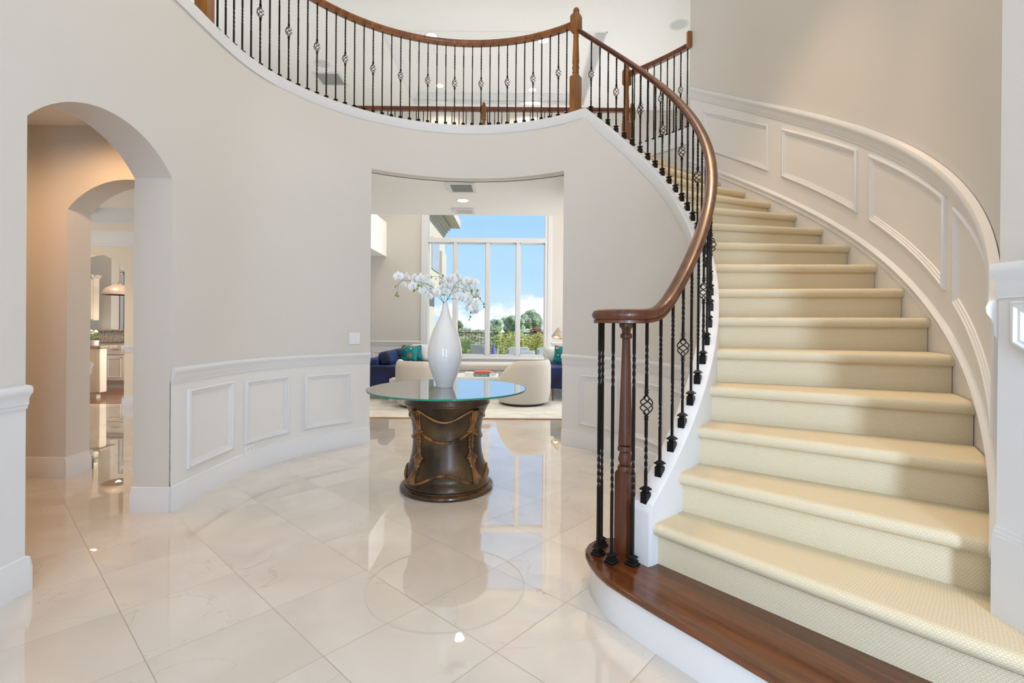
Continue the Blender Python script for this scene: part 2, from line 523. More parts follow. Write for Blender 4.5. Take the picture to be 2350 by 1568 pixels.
# white curb band over it and along the balcony
def band(mb, ths, drop, w_out, top):
    return mb.rings([[cpt(t, rin(t) - .004, top(t) - drop(t) - .02), cpt(t, rin(t) - .013, top(t) - drop(t)), cpt(t, rin(t) - .013, top(t) - .006), cpt(t, rin(t) - .007, top(t)),
                      cpt(t, rin(t) + w_out(t), top(t)), cpt(t, rin(t) + w_out(t) + .006, top(t) - .006), cpt(t, rin(t) + w_out(t) + .006, top(t) - drop(t) - .25)] for t in ths])
t1 = MB()
band(t1, span(-53.6, 49.6, 80), lambda t: lerp(.125, .088, sstep(t, 43, 49.6)), lambda t: .083, zcap)
struct('trim_1', t1, TRIM, smooth=True)
t2 = MB()
bal_ths = span(49.6, 156, 76)
t2.rings([[cpt(t, rin(t) - .004, 3.378), cpt(t, rin(t) - .013, 3.39), cpt(t, rin(t) - .013, 3.472), cpt(t, rin(t) - .007, 3.478), cpt(t, rin(t) + .10, 3.478), cpt(t, rin(t) + .10, 3.38)] for t in bal_ths]
         + [[s_left(s, z, -a) for a, z in ((.004 - .017, 3.378), (-.013, 3.39), (-.013, 3.472), (-.007, 3.478), (.10, 3.478), (.10, 3.38))] for s in span(S156 - .03, 0, 30)])
struct('trim_2', t2, TRIM, smooth=True)
# white end post of the curb standing on the starter tread
pe = MB()
zt = zcap(-53.6)
R_ = []
for th_, zz in ((-54.2, zt - .03), (-53.6, zt), (-52.0, zcap(-52.0))):
    R_.append([cpt(th_, rin(th_) - .013, RISE), cpt(th_, rin(th_) - .013, zz), cpt(th_, rin(th_) + .085, zz), cpt(th_, rin(th_) + .085, RISE)])
pe.rings(R_)
struct('trim_3', pe, TRIM)

# outer stair wall, ending in an edge beside the upper hall; straight wall in front of it
w = MB()
shell(w, span(-46.2, 32, 60), RO, RO + .16, 0, 5.75, bpt)
shell(w, span(32, 50, 16), RO, RO + .16, 0, 3.45, bpt)
struct('wall_right', w, WALL, smooth=True)
struct('wall_right_front', MB().box(1.5, 1.72, -1.5, 1.508, 0, 5.75), WALL)
t4 = MB()
t4.rings([[bpt(t, RO - .014, 3.36), bpt(t, RO - .014, 3.545), bpt(t, RO - .008, 3.55), bpt(t, RO + .13, 3.55), bpt(t, RO + .13, 3.36)] for t in span(32.0, 49, 20)])
struct('trim_4', t4, TRIM, smooth=True)
# white painted wainscot below the stair chair rail
ws = MB()
ths = span(-46.1, 31.8, 60)
ws.rings([[bpt(t, RO - .003, 0), bpt(t, RO - .003, 2.80 + .0342 * t), bpt(t, RO + .02, 2.80 + .0342 * t), bpt(t, RO + .02, 0)] for t in ths])
WAINS = material('white_wainscot_paint', (.69, .675, .655), .42)
struct('wall_right_wainscot', ws, WAINS, smooth=True)
# chair rail and skirt cap following the flight
t5 = MB()
t5.sweep([bpt(t, RO - .003, 2.785 + .0342 * t) for t in ths], [(-cos(t * D2R), -sin(t * D2R), 0) for t in ths], [(a * 1.05, b * 1.22) for a, b in RAIL_PROF])
struct('trim_5', t5, TRIM, smooth=True)
t6 = MB()
t6.sweep([bpt(t, RO - .003, 2.035 + .0333 * t) for t in ths], [(-cos(t * D2R), -sin(t * D2R), 0) for t in ths],
         [(0, 0), (.012, 0), (.012, .03), (.020, .04), (.022, .055), (.014, .068), (.006, .075), (0, .08)])
struct('trim_6', t6, TRIM, smooth=True)
pf = MB()
for a, b_ in ((13.4, 28.7), (-5.8, 10.5), (-25.0, -8.4), (-42.5, -27.2)):
    s0, s1 = ths_o(a), ths_o(b_)
    frame_rings(pf, lambda s, z, h: s_outer(s, z, h + .003), s0, s1, 2.28 + .0333 * a, 2.735 + .0325 * a, PANEL_PROF, 12, 2, .561, .578)
struct('trim_7', pf, TRIM, smooth=True)
# front pier: rail end, panel and tall base
t8 = MB()
t8.box(1.482, 1.5, -1.4, 1.508, .374, .62); t8.box(1.486, 1.5, -1.4, 1.508, .62, .632); t8.box(1.491, 1.5, -1.4, 1.508, .632, .645)
t8.sweep([(1.5, 1.508, 1.345), (1.5, -1.4, 1.345)], [(-1, 0, 0)] * 2, RAIL_PROF)
frame_rings(t8, lambda s, z, h: Vector((1.5 - h, 1.465 - s, z)), 0, .6, 1.205, 1.335, PANEL_PROF[:8], 2, 2, 0, -.55)
struct('trim_8', t8, TRIM, smooth=True)
struct('wall_right_front_wainscot', MB().box(1.497, 1.51, -1.4, 1.508, 0, 1.36), TRIM)

# left half: white wainscot skin, baseboard, chair rail, panel frames
SMAX = th_s(124.3)
ss_ = [y_s(3.228)] + span(y_s(3.25), SMAX, 50)
sk = MB().rings([[s_left(s, 0, .002), s_left(s, .86, .002), s_left(s, .86, -.01), s_left(s, 0, -.01)] for s in ss_])
struct('wall_left_wainscot', sk, WAINS, smooth=True)
bb = MB().sweep([s_left(s, 0, .002) for s in ss_], [n_left(s) for s in ss_], BASE_PROF)
bb.sweep([(-2.243, 3.226, 0), (-2.50, 3.226, 0)], [(0, -1, 0)] * 2, BASE_PROF)
bb.sweep([(-2.243, -1.4, 0), (-2.243, 2.262, 0)], [(1, 0, 0)] * 2, BASE_PROF)
bb.sweep([(-2.225, 2.262, 0), (-2.50, 2.262, 0)], [(0, 1, 0)] * 2, BASE_PROF)
struct('baseboard_left', bb, TRIM, smooth=True)
cr = MB().sweep([s_left(s, .845, .002) for s in ss_], [n_left(s) for s in ss_], RAIL_PROF)
cr.sweep([(-2.243, -1.4, .848), (-2.243, 2.262, .848)], [(1, 0, 0)] * 2, [(a * 1.1, b) for a, b in RAIL_PROF])
struct('trim_9', cr, TRIM, smooth=True)
struct('wall_left_front_wainscot', MB().box(-2.25, -2.243, -1.4, 2.262, 0, .86), TRIM)
pl = MB()
frame_rings(pl, lambda s, z, h: s_left(s, z, h + .002), y_s(3.385), y_s(3.925), .235, .790, PANEL_PROF, 6)
frame_rings(pl, lambda s, z, h: s_left(s, z, h + .002), y_s(4.07), th_s(151), .235, .772, PANEL_PROF, 10)
frame_rings(pl, lambda s, z, h: s_left(s, z, h + .002), th_s(146), th_s(130.2), .237, .758, PANEL_PROF, 10)
struct('trim_10', pl, TRIM, smooth=True)
# the same on the stair side
ths = span(-53.4, 56.6, 70)
sk = MB().rings([[cpt(t, rin(t) - .002, 0), cpt(t, rin(t) - .002, min(.86, zcap(t) - .05)), cpt(t, rin(t) + .01, min(.86, zcap(t) - .05)), cpt(t, rin(t) + .01, 0)] for t in ths])
struct('wall_stair_side_wainscot', sk, WAINS, smooth=True)
ths = span(-53, 56.6, 70)
nn = [(-cos(t * D2R), -sin(t * D2R), 0) for t in ths]
struct('baseboard_stair_side', MB().sweep([cpt(t, rin(t) - .002, 0) for t in ths], nn, BASE_PROF), TRIM, smooth=True)
ths = span(-27, 56.6, 60)
nn = [(-cos(t * D2R), -sin(t * D2R), 0) for t in ths]
struct('trim_11', MB().sweep([cpt(t, rin(t) - .002, .845) for t in ths], nn, RAIL_PROF), TRIM, smooth=True)
pr = MB()
for a, b_ in ((34, 49.8), (13.4, 29), (-7, 8.5)):
    frame_rings(pr, lambda s, z, h: cpt(s / RI / D2R, rin(s / RI / D2R) - .002 - h, z), a * D2R * RI, b_ * D2R * RI, .237, .758, PANEL_PROF, 10)
struct('trim_12', pr, TRIM, smooth=True)

# entrance wall behind the camera with its door, side windows and a tall upper window
w = MB()
for x0, x1, z0, z1 in ((-2.5, -1.36, 0, 5.75), (-1.36, -.44, 2.28, 3.12), (-1.36, -.44, 0, .22), (-.44, -.34, 0, 3.12), (-.34, .72, 2.28, 3.12), (.72, .80, 0, 3.12),
                       (.80, 1.16, 0, .08), (.80, 1.16, 2.12, 3.12), (1.16, 1.72, 0, 5.75), (-1.36, -1.72, 3.12, 5.75), (-1.72, .92, 5.18, 5.75), (.92, 1.16, 3.12, 5.75), (-1.36, .92, 3.08, 3.12)):
    w.box(min(x0, x1), max(x0, x1), -1.5, -1.4, z0, z1)
struct('wall_front', w, WALL)
PANE = glass_sheet('clear_window_glass', (.97, .985, .98), .35)
d = struct('door_1', MB().box(-.34, .72, -1.47, -1.42, 0, 2.28), RAILW)
for i, (x0, x1, z0, z1) in enumerate(((.80, 1.16, .08, 2.12), (-1.36, -.44, .22, 2.28), (-1.72, .92, 3.12, 5.18))):
    f = MB(); t = .04
    for q in ((x0, x1, z0, z0 + t), (x0, x1, z1 - t, z1), (x0, x0 + t, z0 + t, z1 - t), (x1 - t, x1, z0 + t, z1 - t)): f.box(q[0], q[1], -1.47, -1.43, q[2], q[3])
    o = struct('window_%d' % (i + 2), f, TRIM)
    g = MB().box(x0 + t, x1 - t, -1.452, -1.448, z0 + t, z1 - t).build('window_pane', PANE, o)

# upper floor slab with round edge, bridge soffit
arc = [tuple(cpt(t, 1.95, 0)[:2]) for t in span(50, 165, 50)]
lo_in = cpt(48.9, 1.86, 0); lo_out = bpt(42.3, 3.29, 0)
slab = MB().prism([(lo_in.x, lo_in.y)] + arc + [(-2.36, 3.0), (-5.55, 3.0), (-5.55, 7.3), (3.9, 7.3), (3.9, 5.0), (2.5, 5.0)] + [tuple(bpt(t, 3.45, 0)[:2]) for t in span(26, 42.3, 8)] + [(lo_out.x, lo_out.y)], 2.885, ZB)
struct('ceiling_bridge', slab, CEIL)
struct('ceiling_loft', MB().box(-5.55, -2.63, 7.3, 10.2, 2.66, ZB), CEIL)
# main ceiling with a recessed tray over the living room
TX0, TX1, TY0, TY1 = -2.05, 1.43, 7.5, 10.0
c = MB()
ZC = 5.75
c.box(-5.6, TX0, -1.6, 10.3, ZC, ZC + .5); c.box(TX1, 4.1, -1.6, 10.3, ZC, ZC + .5)
c.box(TX0, TX1, -1.6, TY0, ZC, ZC + .5); c.box(TX0, TX1, TY1, 10.3, ZC, ZC + .5); c.box(TX0, TX1, TY0, TY1, ZC + .20, ZC + .5)
struct('ceiling', c, CEIL)
tc = MB()
CROWN = [(0, 0), (.010, 0), (.014, .02), (.05, .055), (.055, .07), (.085, .10), (.09, .12), (0, .12)]
for p0, p1, n in (((TX0, TY1), (TX1, TY1), (0, -1, 0)), ((TX0, TY0), (TX0, TY1), (1, 0, 0)), ((TX1, TY0), (TX1, TY1), (-1, 0, 0)), ((TX0, TY0), (TX1, TY0), (0, 1, 0))):
    tc.sweep([(p0[0], p0[1], ZC + .08), (p1[0], p1[1], ZC + .08)], [n, n], CROWN)
    tc.sweep([(p0[0], p0[1], ZC), (p1[0], p1[1], ZC)], [n, n], [(0, 0), (.02, 0), (.02, .05), (0, .06)])
struct('trim_13', tc, TRIM, smooth=True)

# living room shell
WX0, WX1, WZ0, WZ1, WY = -1.81, .73, .57, 4.35, 10.2
w = MB()
w.box(-5.6, WX0, WY, WY + .2, 0, ZC); w.box(WX1, 4.1, WY, WY + .2, 0, ZC)
w.box(WX0, WX1, WY, WY + .2, 0, WZ0); w.box(WX0, WX1, WY, WY + .2, WZ1, ZC)
struct('wall_back', w, WALL)
struct('wall_living_left', MB().box(-3.2, -3.05, 5.35, WY, 0, 2.89), WALL)
struct('wall_living_right', MB().box(3.9, 4.1, 3, WY, 0, ZC), WALL)
struct('wall_upper_left', MB().box(-5.75, -5.55, -1.5, WY, 2.66, ZC), WALL)
struct('wall_upper_near', MB().box(-5.55, -2.495, 2.9, 3.0, 2.93, ZC), WALL)
struct('wall_upper_right', MB().box(2.4, 3.9, 4.9, 5.0, 2.5, ZC), WALL)
lw = MB()
lw.box(-3.05, WX0 - .09, WY - .004, WY, 0, .86); lw.box(WX1 + .09, 3.9, WY - .004, WY, 0, .86); lw.box(WX0 - .09, WX1 + .09, WY - .004, WY, 0, WZ0 - .03)
struct('wall_back_wainscot', lw, TRIM)
t14 = MB()
for x0, x1 in ((-3.05, WX0 - .09), (WX1 + .09, 3.9)):
    t14.sweep([(x0, WY - .004, .80), (x1, WY - .004, .80)], [(0, -1, 0)] * 2, RAIL_PROF)
for x0, x1 in ((-2.9, -2.0), (WX1 + .25, 2.2)):
    frame_rings(t14, lambda s, z, h: Vector((s, WY - .004 - h, z)), x0, x1, .24, .69, PANEL_PROF, 2)
frame_rings(t14, lambda s, z, h: Vector((s, WY - .004 - h, z)), -1.6, .5, .2, .47, PANEL_PROF, 2)
t14.sweep([(-3.05, WY - .004, 0), (3.9, WY - .004, 0)], [(0, -1, 0)] * 2, BASE_PROF)
struct('trim_14', t14, TRIM, smooth=True)
# the tall window: frame, four mullioned lights under a wide transom light
wf = MB(); yf0, yf1 = WY - .02, WY + .12
e = .055
wf.box(WX0, WX0 + e, yf0, yf1, WZ0, WZ1); wf.box(WX1 - e, WX1, yf0, yf1, WZ0, WZ1)
wf.box(WX0, WX1, yf0, yf1, WZ0, WZ0 + e); wf.box(WX0, WX1, yf0, yf1, WZ1 - e, WZ1)
wf.box(WX0 + e, WX1 - e, yf0 - .012, yf1, 2.965, 3.06)
mull = [(1044 - 1175) / FPX * WY, (1118 - 1175) / FPX * WY, (1188 - 1175) / FPX * WY]
for mx_ in mull: wf.box(mx_ - .038, mx_ + .038, yf0, yf1, WZ0 + e, 2.965)
edges = [WX0 + e] + mull + [WX1 - e]
for i in range(4):
    a = edges[i] + (.038 if i else 0); b_ = edges[i + 1] - (.038 if i < 3 else 0)
    for q in ((a, a + .015, WZ0 + e, 2.965), (b_ - .015, b_, WZ0 + e, 2.965), (a, b_, WZ0 + e, WZ0 + e + .015), (a, b_, 2.945, 2.965)):
        wf.box(q[0], q[1], yf0 + .03, yf1 - .03, q[2], q[3])
win = struct('window_1', wf, TRIM)
for i in range(4):
    MB().box(edges[i] + .02, edges[i + 1] - .02, WY + .048, WY + .054, WZ0 + e, 2.965).build('pane', PANE, win)
MB().box(WX0 + e, WX1 - e, WY + .048, WY + .054, 3.06, WZ1 - e).build('pane', PANE, win)
cs = MB()
for q in ((WX0 - .09, WX0, WZ0 - .09, WZ1 + .09), (WX1, WX1 + .09, WZ0 - .09, WZ1 + .09), (WX0, WX1, WZ1, WZ1 + .09)): cs.box(q[0], q[1], WY - .024, WY, q[2], q[3])
cs.build('window_casing', TRIM, win, bevel=.006)
MB().box(WX0 - .11, WX1 + .11, WY - .06, WY, WZ0 - .035, WZ0).build('window_sill', TRIM, win, bevel=.006)
MB().box(WX0 - .09, WX1 + .09, WY - .022, WY, WZ0 - .12, WZ0 - .035).build('window_apron', TRIM, win)

# corridor beyond the foyer arch, with a second arch
w = MB()
P2 = lambda u, z, d: Vector((u, 3.92 + d, z))
w.box(-5.2, -3.565, 3.92, 4.14, 0, 2.93); w.box(-2.60, -2.40, 3.92, 4.14, 0, 2.93)
arch(w, -3.565, -2.60, 2.15, .24, 2.93, P2, .22)
struct('wall_corridor', w, WALL, smooth=True)
struct('wall_corridor_left', MB().box(-5.2, -5.0, .5, 3.92, 0, 2.93), WALL)
struct('wall_corridor_near', MB().box(-5.0, -2.495, .5, .7, 0, 2.93), WALL)
struct('ceiling_corridor', MB().box(-5.2, -2.495, .5, 4.14, 2.82, 2.88), CEIL)
bb = MB().sweep([(-5.0, 3.92, 0), (-3.565, 3.92, 0)], [(0, -1, 0)] * 2, BASE_PROF)
bb.sweep([(-3.565, 3.902, 0), (-3.565, 4.158, 0)], [(1, 0, 0)] * 2, BASE_PROF)
bb.sweep([(-5.0, 4.14, 0), (-3.547, 4.14, 0)], [(0, 1, 0)] * 2, BASE_PROF)
struct('baseboard_corridor', bb, TRIM, smooth=True)
struct('trim_15', MB().sweep([(-5.0, 4.14, .80), (-3.565, 4.14, .80)], [(0, 1, 0)] * 2, [(a * 1.2, b) for a, b in RAIL_PROF]), TRIM, smooth=True)
# dining room beyond
DW = material('pale_yellow_wall_paint', (.74, .65, .52), .75)
w = MB()
P3 = lambda u, z, d: Vector((u, 7.2 + d, z))
w.box(-9.2, -6.75, 7.2, 7.48, 0, 2.75); w.box(-5.70, -3.2, 7.2, 7.48, 0, 2.75)
arch(w, -6.75, -5.70, 2.0, .27, 2.75, P3, .28)
struct('wall_dining', w, DW, smooth=True)
struct('wall_dining_left', MB().box(-9.2, -9.0, 4.14, 7.2, 0, 2.75), DW)
struct('wall_dining_right', MB().box(-3.21, -3.2, 5.2, 7.2, 0, 2.75), DW)
c = MB().box(-9.2, -2.5, 6.5, 7.3, 2.56, 2.85).box(-9.2, -2.5, 4.0, 6.5, 2.74, 2.85)
struct('ceiling_dining', c, CEIL)
CROWN2 = [(0, 0), (.012, 0), (.012, .05), (.02, .06), (.06, .12), (.065, .14), (.10, .18), (.105, .20), (0, .20)]
t16 = MB().sweep([(-9, 7.2, 2.36), (-3.2, 7.2, 2.36)], [(0, -1, 0)] * 2, CROWN2)
t16.sweep([(-9, 6.5, 2.57), (-3.2, 6.5, 2.57)], [(0, -1, 0)] * 2, [(0, 0), (.015, 0), (.03, .05), (.06, .09), (.09, .15), (.10, .17), (0, .17)])
struct('trim_16', t16, TRIM, smooth=True)
t17 = MB().sweep([(-5.70, 7.2, .80), (-3.2, 7.2, .80)], [(0, -1, 0)] * 2, RAIL_PROF)
t17.sweep([(-5.70, 7.2, 0), (-3.2, 7.2, 0)], [(0, -1, 0)] * 2, BASE_PROF); t17.sweep([(-5.70, 7.182, 0), (-5.70, 7.49, 0)], [(-1, 0, 0)] * 2, BASE_PROF)
t17.sweep([(-5.70, 7.18, .80), (-5.70, 7.2, .80)], [(-1, 0, 0)] * 2, RAIL_PROF)
struct('trim_17', t17, TRIM, smooth=True)
# kitchen shell
struct('wall_kitchen_back', MB().box(-12, -3.2, 12.3, 12.5, 0, 2.9), material('pale_green_wall_paint', (.70, .72, .62), .8))
struct('wall_kitchen_left', MB().box(-12.2, -12, 7.48, 12.5, 0, 2.9), WALL)
struct('wall_kitchen_right', MB().box(-3.21, -3.2, 7.48, 12.5, 0, 2.9), WALL)
struct('ceiling_kitchen', MB().box(-12.2, -3.2, 7.48, 12.5, 2.8, 2.9), CEIL)

# ------------------------------------------------------------------ railings
HAND_PROF = [(-.026, 0), (.026, 0), (.026, .012), (.022, .016), (.032, .028), (.034, .042), (.026, .056), (.010, .062), (-.010, .062), (-.026, .056), (-.034, .042), (-.032, .028), (-.022, .016), (-.026, .012)]
_bal = {}


def bar_rings(mb, sections, h=.0054):
    """square bar; sections: list of (z, angle)"""
    mb.rings([[(sqrt(2) * h * cos(a + pi / 4 + k * pi / 2), sqrt(2) * h * sin(a + pi / 4 + k * pi / 2), z) for k in range(4)] for z, a in sections])


def twist(z0, z1, turns=1.25, n=20): return [(lerp(z0, z1, i / n), 2 * pi * turns * i / n) for i in range(n + 1)]


def baluster_meshes(L, kind):
    """kind 'plain' (two twisted lengths) or 'basket'"""
    key = (round(L, 3), kind)
    if key in _bal: return _bal[key]
    m = MB(); extra = None
    if kind == 'basket':
        zc = .53 * L
        bar_rings(m, [(0, 0), (.10 * L, 0)] + [(z, a) for z, a in twist(.16 * L, .36 * L)] + [(zc - .042, 0)])
        bar_rings(m, [(zc + .042, 0), (zc + .075, 0)] + twist(.70 * L, .88 * L) + [(L, 0)])
        for s in (-1, 1):
            for dz in (-.007, .004): m.lathe([(.008, 0), (.0112, .002), (.0112, .005), (.008, .007)], (0, 0, zc + s * .060 + dz), 10)
        b = MB()
        for k in range(4):
            pts = []
            for i in range(15):
                t = i / 14; r = .004 + .025 * sin(pi * t) ** .8; a = pi / 4 + k * pi / 2 + 2 * pi * .70 * t
                pts.append((r * cos(a), r * sin(a), zc - .044 + .088 * t))
            b.tube(pts, .0030, 5)
        extra = b
    else:
        bar_rings(m, [(0, 0), (.2 * L, 0)] + twist(.29 * L, .44 * L) + [(.60 * L, 0)] + twist(.73 * L, .88 * L) + [(L, 0)])
    _bal[key] = (m, extra)
    return _bal[key]


_shoe = {}
def shoe_mesh(kind):
    m = MB()
    if kind == 'sloped':
        m.box(-.0165, .0165, -.0165, .0165, -.03, .030)
        m.lathe([(.0225, .030), (.016, .034), (.016, .039), (.028, .043), (.028, .047), (.012, .058)], seg=4, a0=pi / 4)
    else:
        m.lathe([(.034, 0), (.034, .008), (.025, .012), (.027, .020), (.018, .025), (.018, .028), (.026, .032), (.026, .036), (.012, .044)], seg=4, a0=pi / 4)
    return m


_cache = {}
def linked(key, maker, name, mat, parent, M, smooth=False):
    """a part that shares its mesh with the others of its shape"""
    if key not in _cache:
        o = maker().build(name, mat, parent, smooth=smooth); _cache[key] = o.data
    else:
        o = bpy.data.objects.new(name, _cache[key]); COL.objects.link(o); o.parent = parent
    o.matrix_local = M
    return o


def baluster(parent, p, L, kind, rz, shoe):
    """iron baluster standing at p"""
    M = Matrix.Translation(p) @ Matrix.Rotation(rz, 4, 'Z')
    m, ex = baluster_meshes(L, kind)
    b = linked(('bal', round(L, 3), kind), lambda: m, 'baluster', IRON, parent, M)
    if ex: linked(('bask', round(L, 3)), lambda: ex, 'basket', IRON, b, Matrix.Identity(4), smooth=True)
    linked(('shoe', shoe), lambda: shoe_mesh(shoe), 'shoe', IRON, b, Matrix.Identity(4))
    return b


def newel(parent, p, prof_turned, block_lo, block_hi, w, rz, mat, cap=None):
    M = Matrix.Translation(p) @ Matrix.Rotation(rz, 4, 'Z')
    n = MB()
    def blk(z0, z1):
        h = w / 2; c_ = .012
        n.rings([[(sx * k, sy * k, z) for sx, sy in ((-1, -1), (1, -1), (1, 1), (-1, 1))] for k, z in ((h, z0), (h, z1 - c_), (h * .82, z1))] if block_hi is None or z0 < 1e-6 or True else [])
    blk(*block_lo)
    n.lathe(prof_turned, seg=20)
    if block_hi:
        h = w / 2
        z0, z1 = block_hi
        n.rings([[(sx * k, sy * k, z) for sx, sy in ((-1, -1), (1, -1), (1, 1), (-1, 1))] for k, z in ((h * .8, z0), (h, z0 + .015), (h, z1 - .03), (h * .72, z1))])
    if cap: n.lathe(cap, seg=20)
    o = n.build('newel_post', mat, parent, smooth=True)
    o.matrix_local = M
    return o


def newel_upper(parent, p, H, w, rz, mat=OAK):
    """square base, turned middle, square head and ball cap"""
    k = H / 1.10
    prof = [(.044, .405 * k), (.030, .43 * k), (.036, .445 * k), (.030, .46 * k), (.038, .49 * k), (.030, .525 * k), (.036, .54 * k), (.036, .56 * k), (.026, .79 * k), (.030, .81 * k), (.024, .83 * k), (.034, .85 * k)]
    prof = [(r * w / .09, z) for r, z in prof]
    cap = [(.03 * w / .09, 1.025 * k), (.034 * w / .09, 1.045 * k), (.030 * w / .09, 1.052 * k), (.033 * w / .09, 1.07 * k), (.022 * w / .09, 1.09 * k), (.002, 1.10 * k)]
    return newel(parent, p, prof, (0, .41 * k), (.845 * k, 1.035 * k), w, rz, mat, cap)


# the flight railing
def zbot(th):
    a, b = 1.264, zcapu(th) + .712
    k = .035
    return k * math.log(math.exp(a / k) + math.exp(b / k)) if abs(a - b) < .6 else max(a, b)
def zcapu(th): return .4549 + 1.694 * (th * D2R + .9368)


sr = thing('stair_railing', 'curving reddish-brown handrail on black iron balusters climbing the carpeted staircase', 'railing', cpt(-53.7, 1.79, RISE))
org = Vector(sr.location)
hr = MB(); pts = []; nr = []
for t in span(51.5, -53.7, 110):
    r = rin(t) + .041
    p = cpt(t, r, zbot(t)); pts.append(p); nr.append(Vector((cos(t * D2R), sin(t * D2R), 0)))
vc = pts[-1] + Vector((-nr[-1].x, -nr[-1].y, 0)) * .105
for i in range(1, 29):
    f = i / 28; a = -53.7 * D2R - f * radians(335); r = .105 + .021 * sstep(f, .05, .38) - .070 * sstep(f, .5, 1.0)
    pts.append(Vector((vc.x + r * cos(a), vc.y + r * sin(a), 1.264))); nr.append(Vector((cos(a), sin(a), 0)))
hr.sweep([p - org for p in pts], nr, HAND_PROF)
hr.lathe([(.026, .001), (.05, .004), (.055, .03), (.05, .05), (.02, .061)], (vc.x - org.x, vc.y - org.y, 1.264 - org.z), 24)
hr.build('handrail', RAILW, sr, smooth=True)
for j in range(31):
    th = (-.9368 + .0587 * j) / D2R + .5 * (1 - j / 30)
    p = cpt(th, rin(th) + .042, zcapu(th) if th < 49 else 3.478)
    baluster(sr, p - org, round((zbot(th) + .004 - p.z) / .01) * .01, 'basket' if j % 3 == 0 else 'plain', th * D2R, 'sloped' if th < 48.5 else 'flat')
for a, r_v in ((-84, .107), (-132, .117), (-175, .126), (-221, .124)):
    p = Vector((vc.x + r_v * cos(a * D2R), vc.y + r_v * sin(a * D2R), RISE))
    baluster(sr, p - org, 1.08, 'plain', -50 * D2R, 'flat')
prof = [(.0, .384), (.033, .387), (.036, .398), (.033, .412), (.024, .414), (.033, .44), (.027, .470), (.024, .477), (.035, .482), (.036, .494), (.033, .505), (.025, .507), (.033, .512), (.0185, 1.003),
        (.027, 1.008), (.028, 1.018), (.026, 1.028), (.019, 1.03), (.022, 1.05), (.032, 1.060), (.033, 1.074), (.030, 1.078)]
newel(sr, Vector((vc.x, vc.y, RISE)) - org, prof, (0, .39), None, .068, -50 * D2R, wood('dark_newel_wood', (.045, .012, .005), (.13, .040, .014), .34, coat=.12))

# balcony railing on the round edge
br = thing('balcony_railing', 'round upper balcony railing, brown handrail over iron balusters above the foyer opening', 'railing', cpt(90, 1.86, 3.478))
org = Vector(br.location)
D156 = (156 - 53.6) * D2R * 1.862
def bal_path(d):
    """arc length d from th=53.6 to the left"""
    if d <= D156:
        t = 53.6 + d / 1.862 / D2R; r = rin(t) + .043
        return cpt(t, r, 0), Vector((cos(t * D2R), sin(t * D2R), 0)), t * D2R
    s = S156 - (d - D156)
    return s_left(s, 0, -.043), -n_left(s), atan2(-n_left(s).y, -n_left(s).x)
DPOST = D156 + S156 - y_s(3.62)
ds = span(.05, DPOST - .03, 120)
m = MB().sweep([bal_path(d)[0] + Vector((0, 0, 4.384)) - org for d in ds], [bal_path(d)[1] for d in ds], HAND_PROF)
m.build('handrail', wood('chestnut_handrail_wood', (.13, .042, .009), (.29, .105, .024), .34, coat=.12), br, smooth=True)
R = 1.862; step = 3.045 * D2R * R
n_b = int((DPOST - .09 - 3.0 * D2R * R) / step)
for j in range(n_b + 1):
    d = 3.0 * D2R * R + j * step
    p, nv, a = bal_path(d)
    baluster(br, p + Vector((0, 0, 3.478)) - org, .91, 'basket' if j % 3 == 1 else 'plain', a, 'flat')
newel_upper(br, cpt(53.3, 1.858, 3.44) - org, 1.145, .092, 53.6 * D2R)
p = bal_path(DPOST)[0]
newel_upper(br, Vector((p.x, p.y, 3.44)) - org, 1.145, .092, 0)

# railing beside the stairwell at the upper hall
ur = thing('upper_hall_railing', 'short brown-railed iron balustrade on the white curb at the top of the stairwell', 'railing', bpt(40, RO + .05, 3.55))
org = Vector(ur.location)
ts = span(32.0, 47.4, 20)
m = MB().sweep([bpt(t, RO + .05, 4.492) - org for t in ts], [(cos(t * D2R), sin(t * D2R), 0) for t in ts], HAND_PROF)
m.build('handrail', CHERRY, ur, smooth=True)
for j in range(9):
    t = 33.2 + 1.6 * j
    baluster(ur, bpt(t, RO + .05, 3.55) - org, .945, 'basket' if j % 3 == 1 else 'plain', t * D2R, 'flat')
newel_upper(ur, bpt(47.9, RO + .05, 3.45) - org, 1.21, .088, 47 * D2R)
e = bpt(31.85, RO - .024, 0)
MB().box(-.024, .024, -.02, .02, 4.45, 4.63, Matrix.Translation((e.x - org.x, e.y - org.y, -org.z)) @ Matrix.Rotation(.25, 4, 'Z')).build('wall_rosette', OAK, ur, bevel=.003)

# railing on the far side of the bridge
fr = thing('bridge_railing', 'straight railing across the far edge of the upper bridge, seen behind the balcony balusters', 'railing', (-.4, 7.12, ZB))
org = Vector(fr.location)
m = MB().sweep([Vector((-2.5, 7.12, 4.355)) - org, Vector((1.72, 7.12, 4.355)) - org], [(0, -1, 0)] * 2, HAND_PROF)
m.build('handrail', CHERRY, fr, smooth=True)
for px_ in (-.436, 1.72): newel_upper(fr, Vector((px_, 7.12, ZB)) - org, 1.13, .078, 0)
for j in range(41):
    x = -2.45 + .1035 * j
    if min(abs(x + .436), abs(x - 1.72)) < .05: continue
    baluster(fr, Vector((x, 7.12, ZB)) - org, .995, 'plain', 0, 'flat')

